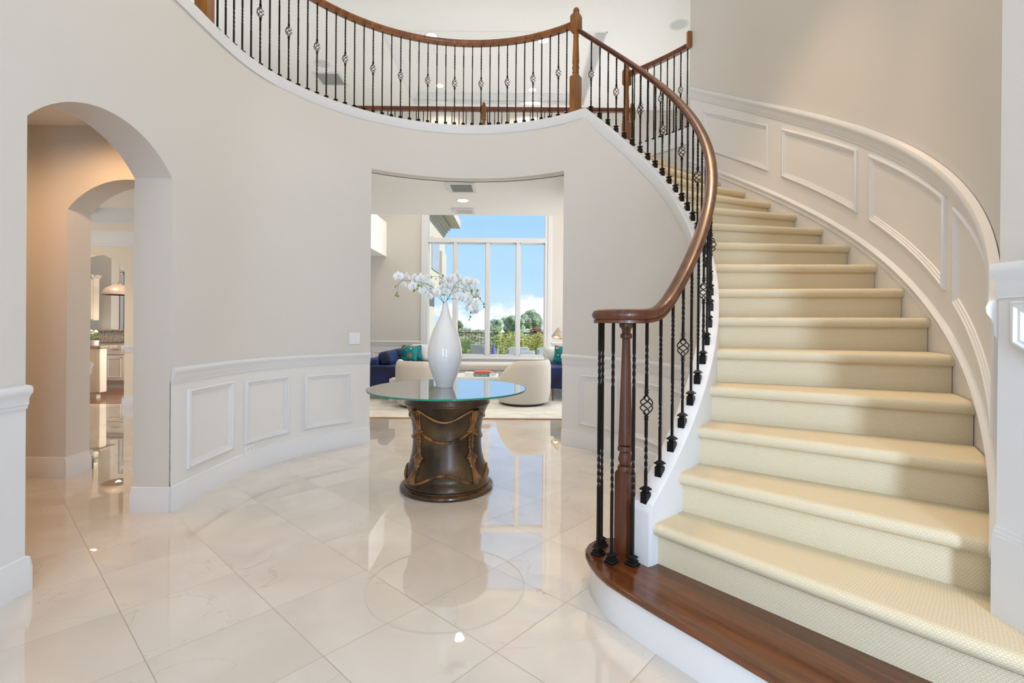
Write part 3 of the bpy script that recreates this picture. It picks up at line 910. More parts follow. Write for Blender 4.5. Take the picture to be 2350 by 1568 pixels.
# ------------------------------------------------------------------ staircase
stc = thing('staircase', 'curved staircase with cream carpeted steps above a dark wood starter step', 'staircase', (1.2, 1.9, 0))
org = Vector(stc.location)
TA, DA, TB, DB = -1.1327, .1104, -1.0676, .1003
def riser_line(k):
    t = (TA + k * DA) / D2R
    i = cpt(t, rin(t) + .077, 0)
    o = bpt((TB + k * DB) / D2R, RO - .006, 0)
    d = (o - i)
    if k <= 3:
        q = i + d * ((1.496 - i.x) / d.x)
        if q.y < 1.508 or k <= 2: o = q
    return i, o
for k in range(2, 19):
    i0, o0 = riser_line(k)
    z0, z1 = (k - 1) * RISE, k * RISE
    if k < 18: i1, o1 = riser_line(k + 1)
    pdir = Vector((-(o0 - i0).y, (o0 - i0).x, 0)).normalized()
    R_ = []
    for s in span(0, 1, 10):
        F = i0.lerp(o0, s)
        Bk = (i1.lerp(o1, s) + pdir * .02) if k < 18 else F + pdir * .25
        ring = [(F, z0 - .03), (F, z1 - .056), (F - pdir * .018, z1 - .056), (F - pdir * .029, z1 - .048), (F - pdir * .036, z1 - .036), (F - pdir * .038, z1 - .026), (F - pdir * .034, z1 - .012), (F - pdir * .024, z1 - .003), (F - pdir * .006, z1),
                (Bk, z1), (Bk, z1 - .06), (F + pdir * .06, z0 - .03)]
        if k == 2: ring[0] = (F, RISE); ring[-1] = (F + pdir * .06, RISE)
        R_.append([Vector((p.x, p.y, z)) - org for p, z in ring])
    m = MB().rings(R_)
    o_ = m.build('carpet_step', CARPET, stc, smooth=60)
    nv = len(R_[0]); L_ = (o0 - i0).length; acc = [0]
    for q in range(1, nv): acc.append(acc[-1] + (R_[0][q] - R_[0][q - 1]).length)
    uvl = o_.data.uv_layers.new(name='UVMap')
    if len(o_.data.vertices) == nv * len(R_):
        for lp in o_.data.loops:
            a_, b_ = divmod(lp.vertex_index, nv)
            uvl.data[lp.index].uv = (L_ * a_ / (len(R_) - 1) + k * .37, acc[b_] + k * .5)
i2, o2 = riser_line(2)
front = [(.50, 2.465), (.455, 2.455), (.415, 2.432), (.378, 2.39), (.357, 2.34), (.351, 2.28), (.357, 2.21), (.375, 2.125), (.405, 2.05), (.45, 1.978), (.544, 1.84), (.654, 1.692), (.823, 1.4515), (1.15, 1.0), (1.48, .53)]
back = [(1.48, 1.30), (o2.x - .1, o2.y + .17), (i2.x + .02, i2.y + .03), (.70, 2.33), (.60, 2.46)]
poly = [(x - org.x, y - org.y) for x, y in front + back]
def inset(poly, d):
    out = []
    n = len(poly)
    for i in range(n):
        a, b, c = Vector(poly[i - 1]), Vector(poly[i]), Vector(poly[(i + 1) % n])
        e1 = (b - a).normalized(); e2 = (c - b).normalized()
        n1 = Vector((-e1.y, e1.x)); n2 = Vector((-e2.y, e2.x)); q = (n1 + n2)
        q = q.normalized() / max(.4, (1 + n1.dot(n2)) / 2) ** .5
        out.append((b.x + q.x * d, b.y + q.y * d))
    return out
m = MB(); R_ = []
for d, z in ((.012, RISE - .032), (.003, RISE - .026), (0, RISE - .018), (.003, RISE - .007), (.010, RISE)):
    R_.append([(x, y, z) for x, y in inset(poly, d)])
m.rings(R_)
m.build('wood_tread', TREADW, stc, smooth=True)
MB().prism(inset(poly, .028), 0, RISE - .032).build('white_riser', TRIM, stc, smooth=True)

# ------------------------------------------------------------------ pedestal table, vase and orchids
DRUM = material('dark_crackled_drum_paint', (.013, .009, .007), .30, spec=.32, noise=(5.0, .5, (2, 2, .35), (.050, .028, .011)))
def crackle(m):
    nt = m.node_tree; n = nt.nodes; l = nt.links; b = n['Principled BSDF']
    src = b.inputs['Base Color'].links[0].from_socket
    tc = n.new('ShaderNodeTexCoord'); v = n.new('ShaderNodeTexVoronoi'); v.feature = 'DISTANCE_TO_EDGE'; v.inputs['Scale'].default_value = 230
    l.new(tc.outputs['Object'], v.inputs[0])
    r = n.new('ShaderNodeValToRGB'); r.color_ramp.elements[0].position = .04; r.color_ramp.elements[1].position = .10
    r.color_ramp.elements[0].color = (1, 1, 1, 1); r.color_ramp.elements[1].color = (0, 0, 0, 1)
    l.new(v.outputs['Distance'], r.inputs[0])
    nz = n.new('ShaderNodeTexNoise'); nz.inputs['Scale'].default_value = 4.5; l.new(tc.outputs['Object'], nz.inputs[0])
    rr = n.new('ShaderNodeValToRGB'); rr.color_ramp.elements[0].position = .46; rr.color_ramp.elements[1].position = .74
    l.new(nz.outputs[0], rr.inputs[0])
    mul = n.new('ShaderNodeMath'); mul.operation = 'MULTIPLY'; l.new(r.outputs[0], mul.inputs[0]); l.new(rr.outputs[0], mul.inputs[1])
    mx = n.new('ShaderNodeMixRGB'); mx.inputs[2].default_value = (.22, .14, .06, 1)
    l.new(mul.outputs[0], mx.inputs[0]); l.new(src, mx.inputs[1]); l.new(mx.outputs[0], b.inputs['Base Color'])
crackle(DRUM)
ROPE = material('gilded_brown_carving', (.055, .022, .010), .34, noise=(22, .7, (1, 1, .5), (.30, .125, .032)), spec=.4)
PLINTH = material('black_brown_lacquer', (.028, .017, .011), .2, noise=(9, .5, (1, 1, 1), (.09, .04, .014)), spec=.4)
TX, TY = -.493, 3.78
tb = thing('pedestal_table', 'round glass-topped table on a dark carved drum pedestal with rope swags', 'table', (TX, TY, 0))
prof = [(.0, .042), (.318, .042), (.324, .052), (.319, .060), (.321, .098), (.3245, .112), (.3245, .126), (.318, .142), (.297, .175), (.281, .22), (.268, .28), (.2615, .34), (.2595, .40), (.2625, .46), (.272, .52), (.287, .575), (.303, .615), (.315, .640), (.322, .648), (.327, .656), (.326, .664), (.320, .670), (.321, .728), (.326, .738), (.322, .750), (.0, .750)]
MB().lathe(prof, seg=96).build('drum', DRUM, tb, smooth=True)
MB().lathe([(.0, 0), (.338, 0), (.352, .006), (.357, .016), (.354, .027), (.344, .034), (.328, .037), (.324, .044), (.0, .044)], seg=96).build('plinth', PLINTH, tb, smooth=True)
def rdrum(z):
    for (r0, z0), (r1, z1) in zip(prof[1:-1], prof[2:]):
        if z0 <= z <= z1 and z1 > z0: return lerp(r0, r1, (z - z0) / (z1 - z0))
    return .32
def on_drum(a, z, h=.004): r = rdrum(z) + h; return (r * cos(a), r * sin(a), z)
ANG = [radians(-90 + 45 + 90 * k + 3) for k in range(4)]
for k in range(4):
    a0, a1 = ANG[k], ANG[k] + pi / 2
    f = lambda t: lerp(a0, a1, t)
    def swag(z_end, z_mid, t0=0.0, t1=1.0, sharp=1.0):
        return [on_drum(f(lerp(t0, t1, i / 28)), lerp(z_end, z_mid, sin(pi * i / 28) ** sharp)) for i in range(29)]
    MB().tube(swag(.628, .548, .06, .94, 1.3), .0085, 8).build('rope_swag', ROPE, tb, smooth=True)
    m = MB(); base_ = swag(.463, .395, .03, .97, 1.0)
    for ph in (0, pi):
        m.tube([Vector(p) + Vector((0, 0, .005 * sin(i * 1.3 + ph))) for i, p in enumerate(base_)], .0085, 7)
    m.build('rope_swag', ROPE, tb, smooth=True)
    MB().tube(swag(.096, .172, .02, .98, 1.6), .0095, 8).build('rope_swag', ROPE, tb, smooth=True)
    def tassel_part(m, z0, z1, r0, r1, mid=None, da=0.0):
        n_ = 6; R_ = []
        for i in range(n_ + 1):
            z = lerp(z0, z1, i / n_); r = lerp(r0, r1, i / n_) if mid is None else (lerp(r0, mid, i / 3) if i <= 3 else lerp(mid, r1, (i - 3) / 3))
            a = a0 + da; cx = rdrum(z) + .004
            ring = []
            for q in range(18):
                b_ = 2 * pi * q / 18
                tang = r * cos(b_); outw = .6 * r * sin(b_)
                ring.append(((cx + outw) * cos(a) - tang * sin(a), (cx + outw) * sin(a) + tang * cos(a), z))
            R_.append(ring)
        m.rings(R_)
    m = MB()
    tassel_part(m, .625, .51, .026, .012); tassel_part(m, .514, .497, .021, .023); tassel_part(m, .497, .478, .020, .034); tassel_part(m, .478, .468, .046, .046)
    tassel_part(m, .468, .452, .036, .018)
    for s in (-2, -1, 0, 1, 2):
        m.tube([on_drum(a0 + s * lerp(.016, .055, i / 8), lerp(.50, .622, i / 8), .016) for i in range(9)], .0052, 6)
    for s in (-1, 1):
        pts_ = [on_drum(a0 + s * .045 + .02 * sin(i * 1.6), lerp(.45, .345, i / 16), .007) for i in range(17)]
        m.tube(pts_, .009, 6)
        m.tube([on_drum(a0 + s * lerp(.04, .15, i / 8), lerp(.50, .625, i / 8)) for i in range(9)], .006, 6)
    tassel_part(m, .35, .312, .016, .018); tassel_part(m, .312, .288, .018, .040); tassel_part(m, .288, .274, .052, .050); tassel_part(m, .274, .225, .038, .016, .034)
    tassel_part(m, .230, .212, .022, .022); tassel_part(m, .214, .10, .014, .030)
    for s in (-2, -1, 0, 1, 2):
        m.tube([on_drum(a0 + s * lerp(.012, .062, i / 8), lerp(.21, .098, i / 8), lerp(.012, .020, i / 8)) for i in range(9)], .0062, 6)
    m.build('tassel', ROPE, tb, smooth=True)
MB().box(-.0012, .0012, -.3265, -.31, .66, .748).build('seam', PLINTH, tb)
GT = glass_sheet('green_edged_clear_glass', (.95, .97, .96), 1.15)
GE = material('green_glass_edge', (.02, .30, .20), .08, noise=(2, .3))
GE.node_tree.nodes['Principled BSDF'].inputs['Transmission Weight'].default_value = .35
gt = MB().lathe([(.0, .752), (.600, .752)], seg=120)
top = MB()
top.v = []; 
g1 = [(.6035 * cos(2 * pi * k / 120), .6035 * sin(2 * pi * k / 120)) for k in range(120)]
top.add([(x, y, .764) for x, y in g1], [tuple(range(120))])
gtop = top.build('glass_top', GT, tb)
ed = MB().rings([[(r * cos(2 * pi * k / 120), r * sin(2 * pi * k / 120), z) for k in range(120)] for r, z in ((.6035, .764), (.6055, .7625), (.6055, .7535), (.6035, .752), (.600, .752), (.600, .764))], closed_path=True)
ed.build('glass_edge', GE, gtop, smooth=True)
for k in range(4):
    a = pi / 4 + k * pi / 2
    MB().lathe([(.010, .7495), (.010, .7635)], (.27 * cos(a), .27 * sin(a), 0), 12).build('spacer', PANE, tb, smooth=True)

VX, VY, VZ = -.521, 3.82, .7645
CER = material('glossy_white_ceramic', (.70, .70, .685), .07, spec=.6, coat=.6)
vs = [(.0, .0), (.066, .0), (.068, .004), (.070, .02), (.0755, .04), (.0995, .095), (.121, .160), (.1325, .225), (.134, .260), (.131, .300), (.121, .355), (.1005, .425), (.0705, .490), (.041, .556), (.0265, .610), (.0215, .645), (.0195, .657), (.0165, .657), (.017, .64), (.02, .60), (.0, .59)]
v = MB().lathe(vs, seg=64).build('vase', CER, smooth=True, loc=(0, 0, 0)); v.location = (VX, VY, VZ)
tag(v, 'tall white teardrop ceramic vase standing on the round glass table', 'vase')

STEM = material('green_orchid_stem', (.10, .17, .05), .5, noise=(40, .3))
BUD = material('green_orchid_bud', (.16, .22, .04), .5, noise=(50, .3))
PETAL = material('white_orchid_petal', (.80, .79, .76), .55)
PETAL.node_tree.nodes['Principled BSDF'].inputs['Subsurface Weight'].default_value = .3
LIP = material('yellow_orchid_lip', (.66, .56, .34), .5, noise=(60, .3))
def petal(mb, ang, ln, wd, tilt):
    R_ = []
    Mx = Matrix.Rotation(ang, 4, 'Z') @ Matrix.Rotation(tilt, 4, 'Y')
    n_ = 7
    for i in range(n_ + 1):
        t = i / n_; wv = wd * sin(pi * min(1, t * .86 + .1)) ** .75
        row = []
        for s, h in ((-1, .0), (-.5, .0035), (0, .005), (.5, .0035), (1, .0), (.5, .0022), (0, .0037), (-.5, .0022)):
            p = Vector((.003 + ln * t, s * wv, h * (1 - .6 * t) + .006 * sin(t * 3.0) - .008 * t * t))
            row.append(Mx @ p)
        R_.append(row)
    mb.rings(R_)
def blossom_mesh():
    m = MB()
    petal(m, radians(90), .030, .011, -.15)
    petal(m, radians(0), .030, .021, -.25); petal(m, radians(180), .030, .021, -.25)
    petal(m, radians(-40), .028, .011, -.2); petal(m, radians(-140), .028, .011, -.2)
    return m
def lip_mesh():
    m = MB().lathe([(.001, .0), (.003, .003), (.0045, .008), (.003, .011), (.001, .012)], seg=8)
    m.tube([(0, 0, .005), (0, -.004, .009), (0, -.008, .008), (0, -.010, .004)], .002, 6)
    return m
def bud_mesh(): return MB().lathe([(.001, -.011), (.006, -.006), (.0082, 0), (.0065, .006), (.001, .011)], seg=10)
rng = random.Random(3)
def zp(x, y, dy=0): return at(890 + x / 10.217, 610 + y / 10.217, VY + dy)
def spray(label, stems, flowers, buds, dy):
    o = thing('orchid_spray', label, 'orchid', (VX, VY, VZ + .60), group='orchid sprays in the vase')
    org = Vector(o.location)
    m = MB()
    for st in stems:
        P_ = [zp(x, y, dy * min(1, i / 3)) - org for i, (x, y) in enumerate(st)]
        Q = []
        for i in range(len(P_) - 1):
            p0, p1, p2, p3 = P_[max(i - 1, 0)], P_[i], P_[i + 1], P_[min(i + 2, len(P_) - 1)]
            for t in (0, .25, .5, .75):
                Q.append(.5 * ((2 * p1) + (p2 - p0) * t + (2 * p0 - 5 * p1 + 4 * p2 - p3) * t * t + (3 * p1 - p0 - 3 * p2 + p3) * t ** 3))
        Q.append(P_[-1])
        m.tube(Q, .0023, 6, taper=lambda t: 1 - .45 * t)
    m.build('flower_stem', STEM, o, smooth=True)
    for (x, y) in flowers:
        p = zp(x, y, dy + rng.uniform(-.05, .05)) - org
        E = Matrix.Rotation(rng.uniform(-.8, .8), 4, 'Z') @ Matrix.Rotation(radians(90) + rng.uniform(-.5, .5), 4, 'X') @ Matrix.Rotation(rng.uniform(-.5, .5), 4, 'Z')
        b = linked('blossom', blossom_mesh, 'blossom', PETAL, o, Matrix.Translation(p) @ E @ Matrix.Scale(rng.uniform(1.05, 1.4), 4), smooth=True)
        linked('lip', lip_mesh, 'lip', LIP, b, Matrix.Identity(4), smooth=True)
    for (x, y) in buds:
        p = zp(x, y, dy) - org
        linked('bud', bud_mesh, 'bud', BUD, o, Matrix.Translation(p) @ Matrix.Rotation(rng.uniform(-.5, .5), 4, 'X') @ Matrix.Scale(rng.uniform(.65, 1.05), 4), smooth=True)
    return o
NK = (1330, 900)
spray('long white orchid spray arching toward the curved wall with green buds at its tip',
      [[NK, (1290, 850), (1240, 720), (1200, 610), (1100, 540), (960, 450), (800, 400), (560, 360), (440, 350), (350, 340), (290, 390), (240, 445), (235, 560), (225, 640)], [(360, 345), (330, 300), (290, 272)], [(530, 355), (510, 320), (480, 285)], [(750, 395), (740, 360), (710, 330)], [(240, 445), (205, 460), (182, 492)]],
      [(250, 250), (460, 255), (640, 300), (770, 300), (380, 450), (590, 480), (700, 440), (930, 420), (1050, 640)], [(180, 495), (215, 650), (185, 695), (240, 715)], -.06)
spray('short white orchid spray with a drooping row of small green buds beside the vase neck',
      [[NK, (1300, 850), (1200, 750), (1020, 630), (940, 550), (850, 460), (760, 440), (700, 490), (640, 550), (605, 600)]],
      [(830, 560), (890, 620), (1090, 690), (1160, 620)], [(715, 470), (790, 485), (690, 540), (630, 565), (610, 600)], -.1)
spray('upright white orchid spray in the middle of the vase with clustered blossoms',
      [[NK, (1315, 840), (1340, 650), (1385, 500), (1320, 380), (1260, 290), (1180, 260), (1060, 250)], [NK, (1380, 820), (1400, 680), (1470, 540), (1490, 460), (1450, 370)], [(1385, 500), (1440, 540)], [(1390, 430), (1420, 370)]],
      [(960, 270), (1010, 430), (1300, 320), (1400, 330), (1250, 540), (1390, 460), (1530, 290), (1640, 240), (1460, 530), (1570, 520), (1370, 600)], [(1030, 270), (1130, 310), (1290, 230), (1010, 410)], .04)
spray('white orchid spray arching over and hanging down before the window, with strings of buds',
      [[NK, (1390, 800), (1500, 600), (1560, 470), (1650, 370), (1740, 335), (1850, 370), (1920, 450), (1945, 560), (1960, 700), (1965, 850), (1950, 1000), (1935, 1100), (1910, 1270)],
       [NK, (1400, 790), (1500, 660), (1640, 600), (1780, 610), (1900, 650)], [NK, (1400, 800), (1500, 775), (1650, 780), (1750, 790), (1850, 840), (1910, 950)], [(1560, 490), (1700, 520), (1900, 600)], [(1950, 660), (2010, 710), (2020, 800)], [(2050, 640), (2110, 700), (2170, 800), (2250, 890), (2255, 970)]],
      [(1740, 400), (1840, 350), (1960, 380), (2060, 400), (1830, 510), (1760, 580), (1960, 620), (1900, 720), (2050, 700), (1880, 790), (2070, 850), (1990, 980), (2040, 1060), (1920, 980), (1690, 760), (2040, 560)],
      [(1970, 590), (1965, 720), (2050, 745), (2050, 850), (1935, 900), (1990, 820), (1945, 1100), (1940, 1200), (1910, 1270), (2170, 765), (2150, 890), (2250, 900), (2255, 970), (1850, 840), (2100, 580)], .02)

# ------------------------------------------------------------------ small fittings in the foyer
PLASTIC = material('white_switch_plastic', (.74, .74, .74), .35)
def on_wall(s, z):
    p = s_left(s, z, .002); n = n_left(s)
    return Matrix.Translation(p) @ Matrix.Rotation(atan2(n.y, n.x) + pi / 2, 4, 'Z')      # local -y faces the room
o = thing('light_switch', 'white double rocker light switch on the curved wall beside the opening', 'light switch', on_wall(th_s(129.6), 1.10).to_translation())
Mw = on_wall(th_s(129.6), 1.10); o.rotation_euler = Mw.to_euler()
MB().box(-.058, .058, -.007, 0, -.058, .058).build('plate', PLASTIC, o, bevel=.003)
for x in (-.024, .024):
    MB().box(x - .017, x + .017, -.011, -.006, -.034, .034).build('rocker', PLASTIC, o, bevel=.002)
Mw = on_wall(th_s(164.7), .193)
o = thing('wall_outlet', 'white electrical outlet low on the curved wall under the panel moulding', 'outlet', Mw.to_translation()); o.rotation_euler = Mw.to_euler()
MB().box(-.057, .057, -.006, 0, -.036, .036).build('plate', PLASTIC, o, bevel=.003)
DARK = material('dark_slot', (.05, .05, .05), .6)
for x in (-.022, .022):
    r = MB().box(x - .016, x + .016, -.009, -.005, -.016, .016).build('receptacle', PLASTIC, o, bevel=.003)
    MB().box(x - .008, x - .006, -.0096, -.008, -.005, .006).box(x + .006, x + .008, -.0096, -.008, -.005, .006).box(x - .002, x + .002, -.0096, -.008, -.011, -.007).build('slots', DARK, r)

GLOW = emission('warm_lamp_glow', (1.0, .80, .52), 9.0)
GLOWW = emission('white_lamp_glow', (1.0, .95, .84), 7.0)
UNLIT = material('unlit_lamp_lens', (.55, .57, .58), .4)
def spot(parent, loc, power, color, ang=130, r=.05):
    d = bpy.data.lights.new('lamp_light', 'SPOT'); d.energy = power; d.color = color; d.spot_size = radians(ang); d.spot_blend = .6; d.shadow_soft_size = r
    o = bpy.data.objects.new('lamp_light', d); COL.objects.link(o); o.parent = parent; o.location = loc
    return o
def can(label, x, y, z, glow, power=0, color=(1, .8, .55), r=.085, ang=130):
    o = thing('recessed_light', label, 'ceiling light', (x, y, z), group=None)
    MB().lathe([(r * .80, -.001), (r * 1.02, -.006), (r * 1.06, -.002), (r * 1.06, .0)], seg=32).build('trim_ring', TRIM, o, smooth=True)
    MB().lathe([(.001, -.0045), (r * .80, -.0045), (r * .80, -.001), (.001, -.001)], seg=32).build('lens', glow, o)
    if power: spot(o, (0, 0, -.02), power, color, ang)
    return o
WARM = (1.0, .72, .42); SOFT = (1.0, .86, .66)
can('lit can light in the bridge soffit between the two ceiling vents', -.66, 6.44, 2.885, GLOW, 110, SOFT)
can('lit can light in the tray ceiling just over the dip of the balcony handrail', -1.35, 7.98, ZC + .20, GLOWW, 130, SOFT, .10)
can('lit can light in the tray ceiling close to the balcony newel post', .48, 8.08, ZC + .20, GLOWW, 130, SOFT, .10)
can('small lit can light deep in the tray ceiling, seen through balusters under the handrail dip', -1.46, 9.64, ZC + .20, GLOWW, 90, SOFT, .09)
can('small lit can light deep in the tray ceiling, seen through balusters near the newel', .37, 9.77, ZC + .20, GLOWW, 90, SOFT, .09)
can('unlit round can light on the upper ceiling beside the air vent', -3.32, 8.48, ZC, UNLIT, 0, r=.13)
can('unlit round can light above the railing end at the stair wall', 2.45, 7.31, ZC, UNLIT, 0, r=.13)
can('warm can light in the corridor ceiling behind the foyer arch', -3.05, 3.30, 2.82, GLOW, 54, (1.0, .60, .30), ang=168)
can('can light in the dining room ceiling border before the kitchen arch', -5.9, 5.6, 2.74, GLOW, 60, WARM)
can('kitchen can light nearer the kitchen arch', -7.4, 8.65, 2.80, GLOW, 80, SOFT)
can('kitchen can light over the far counter', -8.62, 10.2, 2.80, GLOW, 80, SOFT)
can('warm can light high over the carpeted staircase', 1.55, 3.9, ZC, GLOW, 230, (1.0, .70, .40), .10, 58)
can('warm can light high over the middle of the round foyer', -.46, 2.9, ZC, GLOWW, 70, (1.0, .95, .88), .10)
can('added warm fill can over the lower carpeted steps, high above the wood tread', 1.75, 2.35, ZC, GLOW, 230, (1.0, .68, .38), .10, 40)  # can added to warm the treads outside the daylight
can('added warm fill can of the corridor, beyond the near arch jamb', -4.2, 2.7, 2.82, GLOW, 48, (1.0, .60, .30), ang=168)  # can added to brighten the left part of the corridor

GREY = material('grey_vent_metal', (.30, .30, .29), .5)
def vent(label, x0, x1, y0, y1, z, fm=TRIM, sm=GREY):
    cx, cy = (x0 + x1) / 2, (y0 + y1) / 2; a, b = (x1 - x0) / 2, (y1 - y0) / 2; e = .045
    o = thing('ceiling_vent', label, 'ceiling vent', (cx, cy, z))
    m = MB()
    for q in ((-a, a, -b, -b + e), (-a, a, b - e, b), (-a, -a + e, -b + e, b - e), (a - e, a, -b + e, b - e)): m.box(q[0], q[1], q[2], q[3], -.012, 0)
    m.build('frame', fm, o)
    MB().box(-a + e, a - e, -b + e, b - e, -.002, 0).build('backing', DARK, o)
    m = MB(); n_ = int((2 * b - 2 * e) / .025)
    for i in range(n_):
        y = -b + e + .0125 + i * .025
        m.box(-a + e, a - e, -.011, .011, -.001, .001, Matrix.Translation((0, y, -.006)) @ Matrix.Rotation(-.6, 4, 'X'))
    m.build('louvre_blades', sm, o)
vent('grey louvred air vent in the bridge soffit before the can light', -.78, -.44, 5.63, 6.03, 2.885)
vent('white louvred air vent at the far edge of the bridge soffit', -.85, -.54, 6.85, 7.18, 2.885, TRIM, TRIM)
vent('square grey air vent on the high upper ceiling behind the balcony balusters', -3.62, -3.12, 8.75, 9.25, ZC)

# warm light of the foyer's hanging fixture, above the frame
d_ = bpy.data.lights.new('foyer_lamp_light', 'POINT'); d_.energy = 28; d_.color = (1, .80, .56); d_.shadow_soft_size = .2
lo = bpy.data.objects.new('foyer_lamp_light', d_); COL.objects.link(lo); lo.location = (-.46, 3.3, 4.7); lo.visible_glossy = False

# ------------------------------------------------------------------ living room
RUGM = material('pale_mottled_rug_pile', (.60, .59, .56), .95, noise=(4.5, .06, (1, 1.5, 1), (.70, .69, .66)), bump=(180, .5, 'noise'))
rg = thing('area_rug', 'large pale mottled rug on the living room floor with a thin tan edge', 'rug', (-.5, 8.2, 0))
MB().box(-2.35, 3.2, -1.68, 1.6, .0, .014).build('pile', RUGM, rg, bevel=.004)
MB().box(-2.36, 3.21, -1.715, -1.68, .0, .012).build('binding', material('tan_rug_binding', (.36, .22, .11), .8), rg)

BLUE = material('royal_blue_velvet', (.0015, .006, .036), .6, noise=(5, .5, (1, 1, 1), (.004, .020, .11)))
BLUE.node_tree.nodes['Principled BSDF'].inputs['Sheen Weight'].default_value = .1
BLUE.node_tree.nodes['Principled BSDF'].inputs['Sheen Tint'].default_value = (.15, .35, 1, 1)
WALN = material('walnut_leg_wood', (.22, .13, .07), .4, noise=(30, .3))
def cushion(mb, w, d, h, M, n=8, pw=.32):
    """plump pillow: w x h face, thickness d"""
    def side(sg):
        return [[M @ Vector((lerp(-w / 2, w / 2, i / n) * (1 - .06 * (1 - abs(2 * j / n - 1))), sg * d / 2 * max(0, (sin(pi * i / n) * sin(pi * j / n))) ** pw, lerp(0, h, j / n) + .0 * i)) for j in range(n + 1)] for i in range(n + 1)]
    for sg in (1, -1): mb.rings(side(sg), closed_ring=False, caps=False)
def sofa(label, x, y, flip):
    """seat facing +x when flip=1; back along x=0"""
    o = thing('velvet_sofa', label, 'sofa', (x, y, .014), group=None)
    f = flip
    def bx(a, b, c, d, e, g): return MB().box(min(a * f, b * f), max(a * f, b * f), c, d, e, g)
    bx(.02, .90, -.62, .62, .20, .42).build('seat_base', BLUE, o, bevel=.02)
    bx(0, .20, -.72, .72, .20, .66).build('back_frame', BLUE, o, bevel=.035)
    for s in (-1, 1):
        bx(.0, .90, s * .75 - .075, s * .75 + .075, .20, .555).build('arm', BLUE, o, bevel=.03)
    for s in (-1, 1):
        bx(.18, .90, s * .33 - .325, s * .33 + .325, .42, .54).build('seat_cushion', BLUE, o, bevel=.04)
        m = MB().box(-.10, .10, -.325, .325, 0, .25, Matrix.Translation((f * .31, s * .33, .53)) @ Matrix.Rotation(-f * .22, 4, 'Y'))
        m.build('back_cushion', BLUE, o, bevel=.07)
    for sx in (.07, .84):
        for s in (-.77, .77):
            MB().lathe([(.012, 0), (.024, .20), (.0, .20)], (f * sx, s, 0), 10).build('leg', WALN, o, smooth=True)
    return o
sofa('royal blue velvet sofa behind the white cube table and vase, with teal pillows', -2.42, 8.84, 1)
sofa('royal blue velvet sofa half hidden by the opening edge under the cone lamp', 1.52, 8.84, -1)
TEAL = material('teal_patterned_fabric', (.0, .17, .20), .8)
def rings_pattern(m):
    nt = m.node_tree; n = nt.nodes; l = nt.links; b = n['Principled BSDF']
    tc = n.new('ShaderNodeTexCoord'); v = n.new('ShaderNodeTexVoronoi'); v.inputs['Scale'].default_value = 7.5; v.inputs['Randomness'].default_value = .4
    l.new(tc.outputs['Object'], v.inputs[0])
    r = n.new('ShaderNodeValToRGB'); e = r.color_ramp.elements; r.color_ramp.interpolation = 'CONSTANT'
    e[0].position = 0; e[0].color = (.0, .20, .22, 1); e[1].position = .22; e[1].color = (.55, .40, .22, 1)
    for p_, c_ in ((.27, (.03, .02, .03, 1)), (.33, (.30, .08, .04, 1)), (.38, (.55, .45, .25, 1)), (.42, (.0, .17, .21, 1)), (.62, (.01, .26, .27, 1))):
        q = e.new(p_); q.color = c_
    l.new(v.outputs['Distance'], r.inputs[0]); l.new(r.outputs[0], b.inputs['Base Color'])
rings_pattern(TEAL)
FLUFF = material('white_fluffy_fabric', (.74, .74, .73), .95, bump=(90, 1.0, 'noise'))
def pillow(label, m, loc, rz, lean, w=.48, h=.46, d=.17, cat='pillow', roll=0.0, pip=None):
    o = MB(); cushion(o, w, d, h, Matrix.Identity(4))
    q = o.build('throw_pillow', m, smooth=70)
    q.matrix_world = Matrix.Translation(loc) @ Matrix.Rotation(rz, 4, 'Z') @ Matrix.Rotation(lean, 4, 'X') @ Matrix.Rotation(roll, 4, 'Y')
    tag(q, label, cat)
    return q
pillow('teal throw pillow with ringed pattern on the blue sofa beside the vase', TEAL, (-1.89, 8.95, .54), radians(12), -.12, .30, .32, .13, roll=.10)
pillow('second teal throw pillow standing just behind the ringed one on the vase-side sofa', TEAL, (-1.80, 9.16, .54), radians(-12), -.10, .30, .31, .12, roll=-.14)
pillow('white fluffy throw pillow against the far arm of the vase-side sofa', FLUFF, (-1.78, 9.42, .54), radians(-5), -.1, .36, .33, .14)
pillow('teal throw pillow with ringed pattern on the sofa below the cone lamp', TEAL, (.92, 8.95, .54), radians(-14), -.1, .36, .33, .13, roll=.12)
pillow('white fluffy throw pillow behind the teal one on the sofa below the cone lamp', FLUFF, (.84, 9.22, .54), radians(5), -.1, .46, .31, .14)

